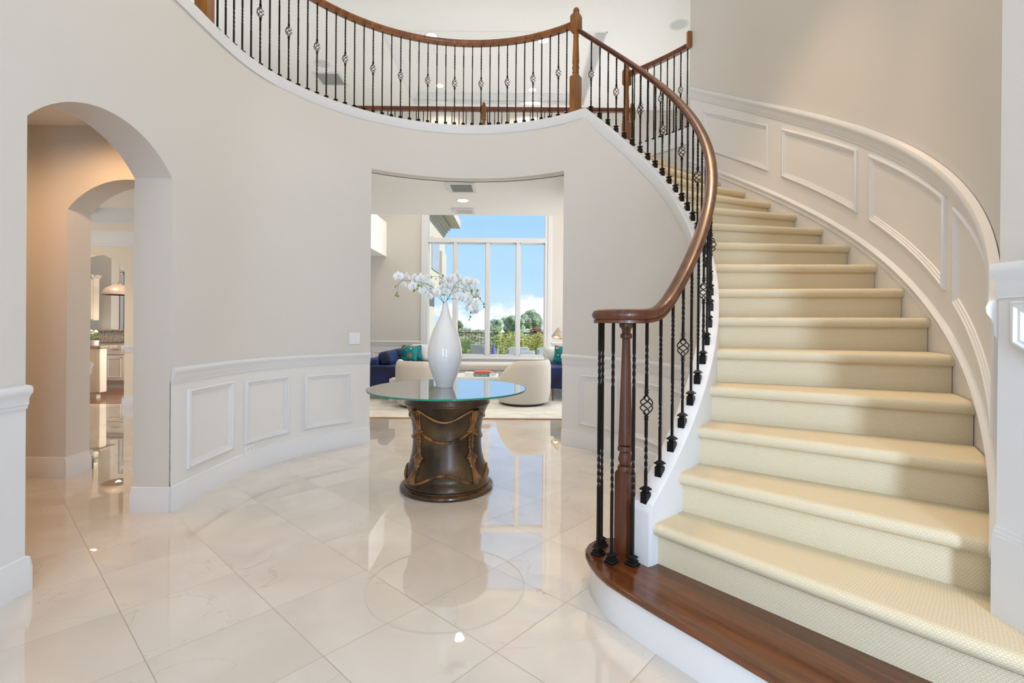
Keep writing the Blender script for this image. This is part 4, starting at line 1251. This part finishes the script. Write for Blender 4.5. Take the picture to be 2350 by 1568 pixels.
BOUCLE = material('cream_boucle_fabric', (.68, .64, .575), .95, bump=(240, .9, 'noise'))
BLACKP = material('black_swivel_base', (.02, .02, .02), .5)
def barrel_chair(label, x, y, rz):
    o = thing('barrel_chair', label, 'armchair', (x, y, .014), rz, group='cream barrel chairs facing the coffee table')
    N = 48; m = MB(); R_ = []
    for k in range(N):
        a = 2 * pi * k / N            # a=-90deg is the middle of the back
        b = (1 - sin(a)) / 2
        H = .40 + .30 * sstep(b, .10, .80)
        op = sstep(b, .0, .16)
        ring = []
        for r, z in ((.36, .03), (.395, .05), (.425, .18), (.432, .34), (.430, lerp(.38, H - .10, op)), (.415, lerp(.40, H - .03, op)), (.385, lerp(.41, H, op)), (.35, lerp(.41, H - .03, op)), (.325, lerp(.40, H - .10, op)), (.31, .36), (.30, .30)):
            ring.append((r * cos(a), r * sin(a), z))
        R_.append(ring)
    m.rings(R_, closed_ring=False, closed_path=True, caps=False)
    m.build('shell', BOUCLE, o, smooth=True)
    MB().lathe([(.0, .05), (.36, .05), (.36, .28), (.0, .28)], seg=32).build('seat_base', BOUCLE, o, smooth=True)
    MB().lathe([(.0, .28), (.315, .28), (.325, .34), (.315, .405), (.28, .43), (.0, .435)], seg=32).build('seat_cushion', BOUCLE, o, smooth=True)
    MB().lathe([(.0, 0), (.33, 0), (.33, .05), (.0, .05)], seg=32).build('swivel_base', BLACKP, o, smooth=True)
barrel_chair('cream boucle barrel chair partly hidden behind the glass table and vase', -1.34, 7.50, -.75)
barrel_chair('cream boucle barrel chair standing clear of the pedestal table near the opening edge', .19, 7.76, .8)

TABM = material('white_lacquer', (.74, .73, .72), .3)
cb = thing('side_block_table', 'white cube side table between the blue sofa and the cream chair behind the glass top', 'side table', (-1.84, 7.84, .014))
MB().box(-.085, .085, -.14, .12, 0, .375).build('block', TABM, cb, bevel=.006)
ct = thing('coffee_table', 'low white coffee table with books between the cream chairs', 'coffee table', (-.80, 8.42, .014))
MB().box(-.52, .57, -.30, .34, .32, .375).build('tabletop', TABM, ct, bevel=.006)
for sx in (-.48, .53):
    for sy in (-.25, .29): MB().box(sx - .03, sx + .03, sy - .03, sy + .03, 0, .32).build('leg', TABM, ct)
def book(label, col, loc, w, d, h, letters=None, rz=0.0):
    o = thing('hardcover_book', label, 'book', loc, rz, group=None)
    pm = material(label.split()[0] + '_book_cover', col, .5, noise=(20, .08))
    m = MB().box(-w / 2, w / 2, -d / 2, d / 2, 0, .004).box(-w / 2, w / 2, -d / 2, d / 2, h - .004, h).box(-w / 2, w / 2, -d / 2 - .003, -d / 2 + .001, 0, h)
    m.build('cover', pm, o)
    MB().box(-w / 2 + .005, w / 2 - .005, -d / 2 + .001, d / 2 - .006, .004, h - .004).build('pages', TABM, o)
    if letters:
        c = bpy.data.curves.new('spine_lettering', 'FONT'); c.body = letters; c.size = h * .78; c.align_x = 'CENTER'; c.align_y = 'CENTER'; c.extrude = .0004
        t = bpy.data.objects.new('spine_lettering', c); COL.objects.link(t); t.parent = o
        t.location = (-w * .05, -d / 2 - .0035, h / 2); t.rotation_euler = (pi / 2, 0, 0)
        bpy.context.view_layer.update()
        me_ = bpy.data.meshes.new_from_object(t); bpy.data.objects.remove(t)
        t = bpy.data.objects.new('spine_lettering', me_); COL.objects.link(t); t.parent = o
        t.location = (-w * .05, -d / 2 - .0035, h / 2); t.rotation_euler = (pi / 2, 0, 0)
        me_.materials.clear(); me_.materials.append(TABM); t.scale = (1.15, 1, 1)
    return o
book('teal book with white spine lettering at the bottom of the coffee table pair', (.0, .26, .25), (-.50, 8.26, .39), .255, .20, .045, 'CHIC STAYS')
book('red book lying on top of the teal book', (.62, .11, .09), (-.49, 8.26, .436), .265, .20, .040)
book('thin white book on the coffee table beside the red and teal pair', (.75, .75, .75), (-.71, 8.26, .39), .15, .20, .06)
WIRE = material('silver_wire', (.55, .52, .48), .25, .9, noise=(30, .1))
wd = MB(); rw = random.Random(5); r_ = .052
vv = [Vector((cos(a), sin(a), z)).normalized() for z, ph in ((.62, 0), (-.62, .63)) for a in (ph + 2 * pi * k / 5 for k in range(5))]
for i in range(10):
    for j in range(i):
        if (vv[i] - vv[j]).length < 1.32: wd.tube([vv[i] * r_, vv[j] * r_], .0025, 5)
q = wd.build('wire_ornament', WIRE); q.location = (-.31, 8.24, .389 + .0475)
tag(q, 'open silver wire ornament on the coffee table beside the stacked books', 'ornament')
bn = thing('upholstered_bench', 'long cream upholstered bench under the tall window', 'bench', (-.55, 9.55, .014))
MB().box(-.72, .70, -.26, .28, .14, .36).build('frame', BOUCLE, bn, bevel=.02)
MB().box(-.72, .70, -.27, .28, .36, .50).build('seat_cushion', BOUCLE, bn, bevel=.05)
for sx in (-.62, .60):
    for sy in (-.18, .20): MB().lathe([(.014, 0), (.024, .14), (0, .14)], (sx, sy, 0), 10).build('leg', WALN, bn, smooth=True)

BRASS = material('brushed_brass', (.45, .36, .24), .35, .8, noise=(40, .15))
SHADEM = material('champagne_metal_shade', (.36, .30, .24), .45, .3, noise=(20, .1))
fl_ = thing('floor_lamp', 'slim floor lamp with a lit tilted cone shade by the tall window', 'lamp', (1.02, 9.62, .014))
MB().lathe([(.0, 0), (.13, 0), (.13, .02), (.0, .022)], seg=28).build('base', BRASS, fl_, smooth=True)
MB().tube([(0, 0, .02), (0, 0, 1.10)], .008, 8).build('pole', BRASS, fl_, smooth=True)
MB().tube([(.04, 0, 1.115), (-.10, 0, 1.10)], .006, 8).build('arm', BRASS, fl_, smooth=True)
MB().lathe([(.0, -.014), (.014, -.014), (.014, .014), (.0, .014)], (0, 0, 1.105), 10).build('knuckle', BRASS, fl_, smooth=True)
Ms = Matrix.Translation((-.14, -.01, 1.0)) @ Matrix.Rotation(.22, 4, 'Y') @ Matrix.Rotation(-.2, 4, 'X')
sh = MB().lathe([(.112, 0), (.018, .20), (.010, .205), (.012, .20), (.108, .002)], seg=32, M=Ms).build('lamp_shade', SHADEM, fl_, smooth=True)
MB().lathe([(.001, -.03), (.02, -.02), (.028, 0), (.02, .02), (.001, .03)], (0, 0, .05), 14, M=Ms).build('bulb', emission('lamp_bulb_glow', (1, .72, .40), 5), fl_, smooth=True)
d_ = bpy.data.lights.new('lamp_light', 'POINT'); d_.energy = 1.5; d_.color = (1, .70, .40); d_.shadow_soft_size = .03
lo = bpy.data.objects.new('lamp_light', d_); COL.objects.link(lo); lo.parent = fl_; lo.location = (-.15, -.02, .98)

bs = thing('built_in_bookcase', 'white built-in shelf edge just showing past the curved wall', 'bookcase', (-3.05, 9.0, 0))
MB().box(0, .03, -.6, 1.1, 0, 2.3).build('back_panel', TRIM, bs)
for z in (.05, .5, .9, 1.3, 1.7, 2.1): MB().box(.03, .10, -.6, 1.1, z, z + .03).build('shelf', TRIM, bs)

# ------------------------------------------------------------------ outside the tall window
def leafy(name, label, blobs, n, size, cols, cat, trunk=None, seed=1, group=None, parent_loc=None):
    r = random.Random(seed)
    loc = parent_loc or (blobs[0][0], blobs[0][1], 0)
    o = thing(name, label, cat, loc, group=group)
    m = MB()
    tot = sum(b[3] * b[4] * b[5] for b in blobs)
    for bx_, by_, bz_, rx, ry, rz in blobs:
        for _ in range(int(n * rx * ry * rz / tot) + 8):
            while True:
                v_ = Vector((r.uniform(-1, 1), r.uniform(-1, 1), r.uniform(-1, 1)))
                if .25 < v_.length < 1: break
            v_ = v_.normalized() * (v_.length ** .35)
            p = Vector((bx_ + v_.x * rx - loc[0], by_ + v_.y * ry - loc[1], bz_ + v_.z * rz - loc[2]))
            s = size * r.uniform(.6, 1.3)
            E = Matrix.Translation(p) @ Matrix.Rotation(r.uniform(0, 6.3), 4, 'Z') @ Matrix.Rotation(r.uniform(-1.2, 1.2), 4, 'X')
            q = [E @ Vector(c) for c in ((-s * .5, 0, 0), (0, -s * .32, s * .1), (s * .6, 0, 0), (0, s * .32, s * .1))]
            m.add(q, [(0, 1, 2, 3)])
    f = m.build('foliage', cols, o, fix=False)
    for t in (trunk or []):
        MB().tube([Vector(p) - Vector(loc) for p in t[0]], t[1], 8, taper=lambda k: 1 - .5 * k).build('trunk', TRUNK, o, smooth=True)
    return o
def leafmat(name, dark, light):
    m = material(name, dark, .7, noise=(1.7, .3, (1, 1, 1), light))
    nt = m.node_tree; n = nt.nodes; l = nt.links; b = n['Principled BSDF']
    t = n.new('ShaderNodeBsdfTranslucent'); mx = n.new('ShaderNodeMixShader'); mx.inputs[0].default_value = .45
    l.new(b.inputs['Base Color'].links[0].from_socket, t.inputs[0])
    l.new(b.outputs[0], mx.inputs[1]); l.new(t.outputs[0], mx.inputs[2])
    l.new(mx.outputs[0], n['Material Output'].inputs[0])
    return m
TRUNK = material('grey_brown_bark', (.20, .16, .12), .9, noise=(12, .4))
ground = MB().prism([(-30, 10.4), (40, 10.4), (40, 90), (-30, 90)], -.25, -.15)
struct('floor_patio', MB().prism([(-8, 10.4), (12, 10.4), (12, 16.6), (-8, 16.6)], -.16, -.04), material('pale_patio_paving', (.55, .52, .48), .7, noise=(3, .1)))
struct('floor_lawn', ground, material('dry_green_lawn', (.22, .26, .10), .95, noise=(1.5, .3, (1, 1, 1), (.34, .36, .16))))
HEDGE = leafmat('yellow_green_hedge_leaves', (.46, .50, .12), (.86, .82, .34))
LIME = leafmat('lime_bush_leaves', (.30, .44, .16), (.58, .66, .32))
PINE = leafmat('haze_paled_pine_foliage', (.74, .82, .64), (.88, .93, .78))  # leaves paled to put distance haze into the colour
OLIVE = leafmat('haze_paled_olive_scrub', (.56, .57, .36), (.72, .70, .48))  # scrub made paler so its colour carries the haze
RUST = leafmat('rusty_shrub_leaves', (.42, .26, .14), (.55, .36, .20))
hb = []
for i in range(18): hb.append((-.35 + .30 * i, 16.0 + .1 * sin(i * 2.1), .34 + .02 * sin(i), .36, .45, .68 + .05 * sin(i * 1.7)))
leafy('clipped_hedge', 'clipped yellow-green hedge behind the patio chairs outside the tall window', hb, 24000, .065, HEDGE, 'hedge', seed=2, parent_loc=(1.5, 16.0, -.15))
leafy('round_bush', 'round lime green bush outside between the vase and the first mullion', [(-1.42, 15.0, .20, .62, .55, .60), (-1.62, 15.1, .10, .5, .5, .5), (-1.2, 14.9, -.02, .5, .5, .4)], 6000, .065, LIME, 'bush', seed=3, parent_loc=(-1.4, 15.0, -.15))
def tree(label, px0, px1, ptop, pbot, Y, n, mat_, seed, trunk=True, size=.28):
    a, b, t_, u_ = at(px0, ptop, Y), at(px1, ptop, Y), at((px0 + px1) / 2, ptop, Y), at((px0 + px1) / 2, pbot, Y)
    cx = t_.x; w_ = abs(b.x - a.x) / 2; zt_, zb_ = t_.z, max(u_.z, .4); h_ = (zt_ - zb_)
    r = random.Random(seed); bl = [(cx, Y, lerp(zb_, zt_, .45), w_ * .72, w_ * .5, h_ * .40)]
    for k in range(11):
        u_ = r.uniform(-.75, .75)
        bl.append((cx + u_ * w_, Y + r.uniform(-.5, .3) * w_, lerp(zb_, zt_, r.uniform(.15, .88 - .35 * abs(u_))), w_ * r.uniform(.2, .32), w_ * .28, h_ * r.uniform(.12, .2)))
    tr = [([(cx, Y, -.2), (cx + .1, Y, zb_ + h_ * .2), (cx - .1, Y, zb_ + h_ * .6)], .18)] if trunk else None
    return leafy('tree', label, bl, n, size, mat_, 'tree', tr, seed, parent_loc=(cx, Y, -.2))
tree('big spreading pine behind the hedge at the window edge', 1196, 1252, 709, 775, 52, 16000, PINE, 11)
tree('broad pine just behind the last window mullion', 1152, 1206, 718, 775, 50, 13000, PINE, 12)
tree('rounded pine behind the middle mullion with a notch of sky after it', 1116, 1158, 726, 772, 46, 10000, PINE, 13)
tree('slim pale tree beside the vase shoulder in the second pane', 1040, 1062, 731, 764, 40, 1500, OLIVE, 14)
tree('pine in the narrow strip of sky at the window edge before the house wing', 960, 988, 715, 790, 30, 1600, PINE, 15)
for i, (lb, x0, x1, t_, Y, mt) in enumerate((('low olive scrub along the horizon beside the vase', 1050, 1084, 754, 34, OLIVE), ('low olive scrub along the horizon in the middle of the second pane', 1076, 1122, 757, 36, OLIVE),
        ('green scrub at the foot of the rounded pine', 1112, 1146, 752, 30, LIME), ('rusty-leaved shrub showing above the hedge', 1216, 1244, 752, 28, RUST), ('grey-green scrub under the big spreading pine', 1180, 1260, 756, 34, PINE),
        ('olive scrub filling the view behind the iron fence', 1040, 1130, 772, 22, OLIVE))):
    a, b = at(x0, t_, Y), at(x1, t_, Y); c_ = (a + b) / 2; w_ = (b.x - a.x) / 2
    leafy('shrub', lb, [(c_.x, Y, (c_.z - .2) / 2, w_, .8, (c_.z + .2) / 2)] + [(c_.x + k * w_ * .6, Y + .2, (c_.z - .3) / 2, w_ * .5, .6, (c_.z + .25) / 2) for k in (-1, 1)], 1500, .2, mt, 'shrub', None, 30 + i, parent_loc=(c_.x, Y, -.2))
BFEN = material('bronze_fence_metal', (.10, .08, .06), .5, noise=(20, .2))
fe = thing('iron_fence', 'thin dark iron fence with vertical bars beyond the patio', 'fence', (-1, 17.4, -.15))
f0, f1 = -4.5, 1.2
MB().box(f0 + 1, f1 + 1, -.015, .015, 1.10, 1.14).box(f0 + 1, f1 + 1, -.015, .015, .14, .17).build('rail', BFEN, fe)
for k in range(52):
    x = f0 + 1 + k * .11
    linked('bar', lambda: MB().box(-.008, .008, -.008, .008, .02, 1.12), 'bar', BFEN, fe, Matrix.Translation((x, 0, 0)))
OUTW = material('white_outdoor_furniture', (.46, .49, .52), .5, noise=(10, .05))
NAVY = material('periwinkle_canvas', (.12, .13, .42), .8, noise=(10, .2))
SKYB = material('pale_blue_outdoor_cushion', (.16, .33, .55), .8, noise=(10, .2))
def pix_box(px0, px1, py0, py1, Y): a = at(px0, py0, Y); b = at(px1, py1, Y); return a.x, b.x, min(a.z, b.z), max(a.z, b.z)
def patio_chair(label, px0, px1, ptop, Y, back=.5):
    x0, x1, _, zt_ = pix_box(px0, px1, ptop, 822, Y)
    o = thing('patio_chair', label, 'patio chair', ((x0 + x1) / 2, Y, -.04)); w_ = (x1 - x0) / 2; zt_ += .04
    MB().box(-w_, w_, -.03, .02, .36, zt_).build('backrest', OUTW, o, bevel=.01)
    MB().box(-w_, w_, 0, .6, .34, .42).build('seat', OUTW, o, bevel=.01)
    for s in (-1, 1): MB().box(s * w_ - .03, s * w_ + .03, 0, .62, .42, min(zt_ - .06, .62)).build('arm', OUTW, o)
    for s in (-1, 1):
        for y in (.02, .58): MB().box(s * w_ - .02, s * w_ + .02, y - .02, y + .02, 0, .36).build('leg', OUTW, o)
patio_chair('white slab-backed patio chair before the hedge, just past the last mullion', 1194, 1225, 805, 13.2)
patio_chair('white patio chair whose back rises just above the slab-backed one', 1192, 1212, 797, 14.0)
patio_chair('white patio chair beside the hedge just before the last mullion', 1168, 1182, 797, 13.6)
patio_chair('white patio chair at the window edge in front of the hedge', 1237, 1256, 797, 13.8)
x0, x1, z0, z1 = pix_box(1086, 1112, 800, 822, 13)
lg = thing('patio_lounge_chair', 'tilted grey sling lounge chair beside the round bush', 'patio chair', ((x0 + x1) / 2, 13, -.04))
MB().box(-.20, .20, -.02, .01, .36, .80, Matrix.Rotation(.25, 4, 'X')).build('sling_back', material('grey_sling_fabric', (.42, .46, .50), .8, noise=(30, .1)), lg)
MB().box(-.2, .2, -.02, .5, .32, .36).build('seat', SKYB, lg)
for s in (-1, 1): MB().box(s * .22 - .015, s * .22 + .015, -.04, .5, 0, .5).build('side_frame', OUTW, lg)
p_ = at(1133, 810, 14.6)
MB_ = MB().lathe([(.07, 0), (.09, .08), (.085, .35), (.065, .52), (.04, .66), (.016, .74), (.0, .76)], seg=10)
q = MB_.build('closed_parasol', NAVY, smooth=True); q.location = (p_.x, 14.6, -.04); tag(q, 'closed periwinkle blue parasol standing before the hedge', 'parasol')
pt_ = thing('patio_table', 'low white patio table in front of the hedge', 'patio table', (at(1150, 815, 12.2).x, 12.2, -.04))
MB().box(-.30, .42, -.1, .5, .36, .41).build('tabletop', OUTW, pt_)
for sx in (-.25, .37):
    for sy in (-.05, .45): MB().box(sx - .02, sx + .02, sy - .02, sy + .02, 0, .36).build('leg', OUTW, pt_)
# house wing at the window's near end
STUC = material('cream_exterior_stucco', (.50, .45, .37), .8, noise=(6, .05))
hw = thing('house_wing', 'cream stucco wing of the house with a moulded eave, seen through the window edge', 'house', (-2.2, 13, -.15))
M0 = Matrix.Translation((2.2, -13, .15))
def hbox(*a): return MB().box(*a, M=M0)
hbox(-2.9, -2.02, 10.45, 14.6, 2.2, 4.3).build('upper_wall', STUC, hw)
hbox(-2.9, -2.32, 13.6, 14.6, -.15, 2.2).build('pier', STUC, hw)
hbox(-2.9, -1.96, 10.45, 14.66, 2.12, 2.24).build('string_course', STUC, hw, bevel=.02)
m = MB()
for a_, b_, c__ in ((.03, 3.92, 4.0), (.08, 4.0, 4.08), (.14, 4.08, 4.16), (.42, 4.2, 4.42)): m.box(-2.9, -2.02 + a_, 10.45, 14.6 + a_, b_, c__, M=M0)
m.build('eave_moulding', STUC, hw)
hbox(-2.03, -2.0, 12.2, 13.4, 2.65, 3.45).build('wing_window', material('grey_blue_shutter', (.30, .34, .42), .5, noise=(8, .1)), hw)
hbox(-2.04, -1.93, 13.5, 14.3, 2.4, 3.3).build('quoin', STUC, hw, bevel=.02)

# ------------------------------------------------------------------ kitchen seen through the arches
CAB = material('cream_painted_cabinet', (.66, .60, .52), .4, noise=(4, .03))
GRAN = material('brown_speckled_granite', (.16, .11, .08), .15, noise=(55, .7, (1, 1, 1), (.62, .50, .38)))
bc = thing('base_cabinet', 'cream base cabinets with brass pulls under the granite counter in the kitchen', 'cabinet', (-7.5, 9.25, 0))
MB().box(-1.6, .9, 0, .6, .12, .86).build('body', CAB, bc)
MB().box(-1.6, .9, .06, .6, 0, .12).build('toe_kick', CAB, bc)
for i, x in enumerate((-.54, -.17, .20)):
    dd = MB().box(x, x + .355, -.022, 0, .15, .62).build('cabinet_door', CAB, bc, bevel=.003)
    fm = MB(); frame_rings(fm, lambda s, z, h: Vector((s, -.022 - h, z)), x + .05, x + .305, .20, .57, [(0, 0), (.004, .006), (.012, .006), (.02, 0)], 2)
    fm.build('panel_molding', CAB, dd)
    MB().lathe([(.008, 0), (.008, .012), (.012, .02), (.0, .022)], seg=10, M=Matrix.Translation((x + .325, -.022, .58)) @ Matrix.Rotation(pi / 2, 4, 'X')).build('knob', BRASS, dd)
    dr = MB().box(x, x + .355, -.022, 0, .64, .83).build('drawer', CAB, bc, bevel=.003)
    MB().tube([(x + .14, -.022, .735), (x + .14, -.045, .735), (x + .28, -.045, .735), (x + .28, -.022, .735)], .006, 6).build('pull', BRASS, dr)
wt = thing('worktop', 'brown speckled granite counter with a raised backsplash ledge in the kitchen', 'counter', (-7.5, 9.25, .86))
MB().box(-1.65, .95, -.04, .58, 0, .035).build('slab', GRAN, wt, bevel=.008)
MB().box(-1.65, .95, .58, .62, .035, .21).build('backsplash', GRAN, wt)
MB().box(-1.1, .95, .52, .80, .21, .24).build('ledge', GRAN, wt, bevel=.006)
struct('wall_kitchen_half', MB().box(-9.15, -6.55, 9.87, 10.05, 0, 1.07), CAB)
po = MB().box(-.06, .06, -.006, 0, -.036, .036).build('outlet_plate', PLASTIC, bevel=.003); po.location = (-7.42, 9.828, .99)
tag(po, 'white outlet plate on the granite backsplash of the kitchen', 'outlet')
isl = thing('kitchen_island', 'cream island end with a stepped foot and granite edge beside the dining arch', 'island', (-6.9, 8.0, 0))
MB().box(-1.2, .16, 0, .12, .09, .82).build('body', CAB, isl)
MB().box(-1.2, .10, .02, .10, 0, .09).build('plinth', CAB, isl)
MB().box(.10, .18, -.01, .13, .09, .82).build('corner_post', CAB, isl, bevel=.01)
MB().box(-1.25, .22, -.05, .30, .82, .86).build('granite_top', GRAN, isl, bevel=.008)
uc = thing('wall_cabinet', 'cream upper wall cabinet with crown edge beside the kitchen window', 'cabinet', (-8.3, 9.45, 1.28))
MB().box(-.9, .22, 0, .13, 0, .86).build('body', CAB, uc)
m = MB().sweep([(-.9, 0, .80), (.22, 0, .80)], [(0, -1, 0)] * 2, [(a * .6, b * .6) for a, b in CROWN]); m.sweep([(.22, 0, .80), (.22, .13, .80)], [(1, 0, 0)] * 2, [(a * .6, b * .6) for a, b in CROWN])
m.build('crown_edge', CAB, uc)
dd = MB().box(-.30, .20, -.02, 0, .02, .78).build('cabinet_door', CAB, uc, bevel=.003)
fm = MB(); frame_rings(fm, lambda s, z, h: Vector((s, -.02 - h, z)), -.24, .14, .08, .72, [(0, 0), (.004, .006), (.012, .006), (.02, 0)], 2); fm.build('panel_molding', CAB, dd)
struct('wall_kitchen_pier', MB().box(-9.9, -8.27, 10.1, 10.3, 0, 2.8), WALL)
DOME = material('taupe_pendant_shade', (.34, .26, .215), .4, noise=(10, .05))
pn = thing('pendant_lamp', 'taupe dome pendant lamp hanging on a brass rod in the kitchen', 'pendant lamp', (-7.375, 9.2, 1.757))
prof_ = [(.27 * cos(a), .195 * sin(a)) for a in span(0, 1.45, 14)]
MB().lathe(prof_ + [(.03, .205), (.0, .205)] + [(r * .96, z * .96) for r, z in reversed(prof_)], seg=36).build('dome_shade', DOME, pn, smooth=True)
MB().tube([(0, 0, .20), (0, 0, 1.043)], .008, 8).build('rod', BRASS, pn, smooth=True)
MB().lathe([(.0, .20), (.03, .20), (.03, .25), (.0, .25)], seg=12).build('socket_cup', BRASS, pn, smooth=True)
MB().lathe([(.001, .03), (.06, .035), (.08, .07), (.05, .12), (.001, .13)], seg=16).build('bulb', GLOW, pn, smooth=True)
spot(pn, (0, 0, .02), 60, SOFT, 160)
kw = struct('window_5', MB().box(-10.65, -10.58, 12.24, 12.3, .8, 2.5).box(-9.1, -9.03, 12.24, 12.3, .8, 2.5).box(-10.58, -9.1, 12.24, 12.3, .8, .88).box(-10.58, -9.1, 12.24, 12.3, 2.42, 2.5), TRIM)
MB().box(-10.58, -9.1, 12.285, 12.29, .88, 2.42).build('pane', emission('bright_daylit_pane', (.85, .90, 1.0), 4.0), kw)
SHEER = material('white_sheer_curtain', (.80, .80, .82), .9, trans=.0)
SHEER.node_tree.nodes['Principled BSDF'].inputs['Subsurface Weight'].default_value = .0
cu = thing('sheer_curtain', 'white pleated curtain on a beaded brass rod at the kitchen window', 'curtain', (-9.9, 12.0, 2.46))
m = MB(); R_ = []
for i in range(161):
    x = -.75 + 2.1 * i / 160; y = .035 * sin(i * .75)
    R_.append([(x, y - .004, -2.455), (x, y * .7 - .004, -.03), (x, y * .7 + .004, -.03), (x, y + .004, -2.455)])
m.rings(R_); m.build('curtain_panel', SHEER, cu, smooth=70)
m = MB().tube([(-.85, 0, 0), (1.45, 0, 0)], .014, 8)
for i in range(28): m.lathe([(.001, -.022), (.022, 0), (.001, .022)], (-.75 + .08 * i, 0, -.02), 8)
m.build('curtain_rod', BRASS, cu, smooth=True)
fp = thing('flower_arrangement', 'small pot of white flowers with green leaves on the kitchen island edge', 'flowers', (-6.92, 8.12, .86))
MB().lathe([(.0, 0), (.05, 0), (.06, .08), (.0, .08)], seg=16).build('pot', TABM, fp, smooth=True)
rl = random.Random(8); m = MB(); mf = MB()
for _ in range(70):
    a = rl.uniform(0, 6.3); e_ = rl.uniform(.1, 1.3); p = Vector((cos(a) * cos(e_), sin(a) * cos(e_), sin(e_))) * rl.uniform(.05, .11) + Vector((0, 0, .11))
    E = Matrix.Translation(p) @ Matrix.Rotation(a, 4, 'Z') @ Matrix.Rotation(rl.uniform(-.8, .8), 4, 'Y')
    m.add([E @ Vector(c) for c in ((0, -.012, 0), (.045, 0, .01), (0, .012, 0), (-.02, 0, 0))], [(0, 1, 2, 3)])
for _ in range(9):
    a = rl.uniform(0, 6.3); mf.lathe([(.001, -.02), (.026, 0), (.02, .018), (.001, .024)], (cos(a) * .05, sin(a) * .05, .19 + rl.uniform(0, .05)), 9)
m.build('leaves', LIME, fp); mf.build('flower_heads', PETAL, fp, smooth=True)
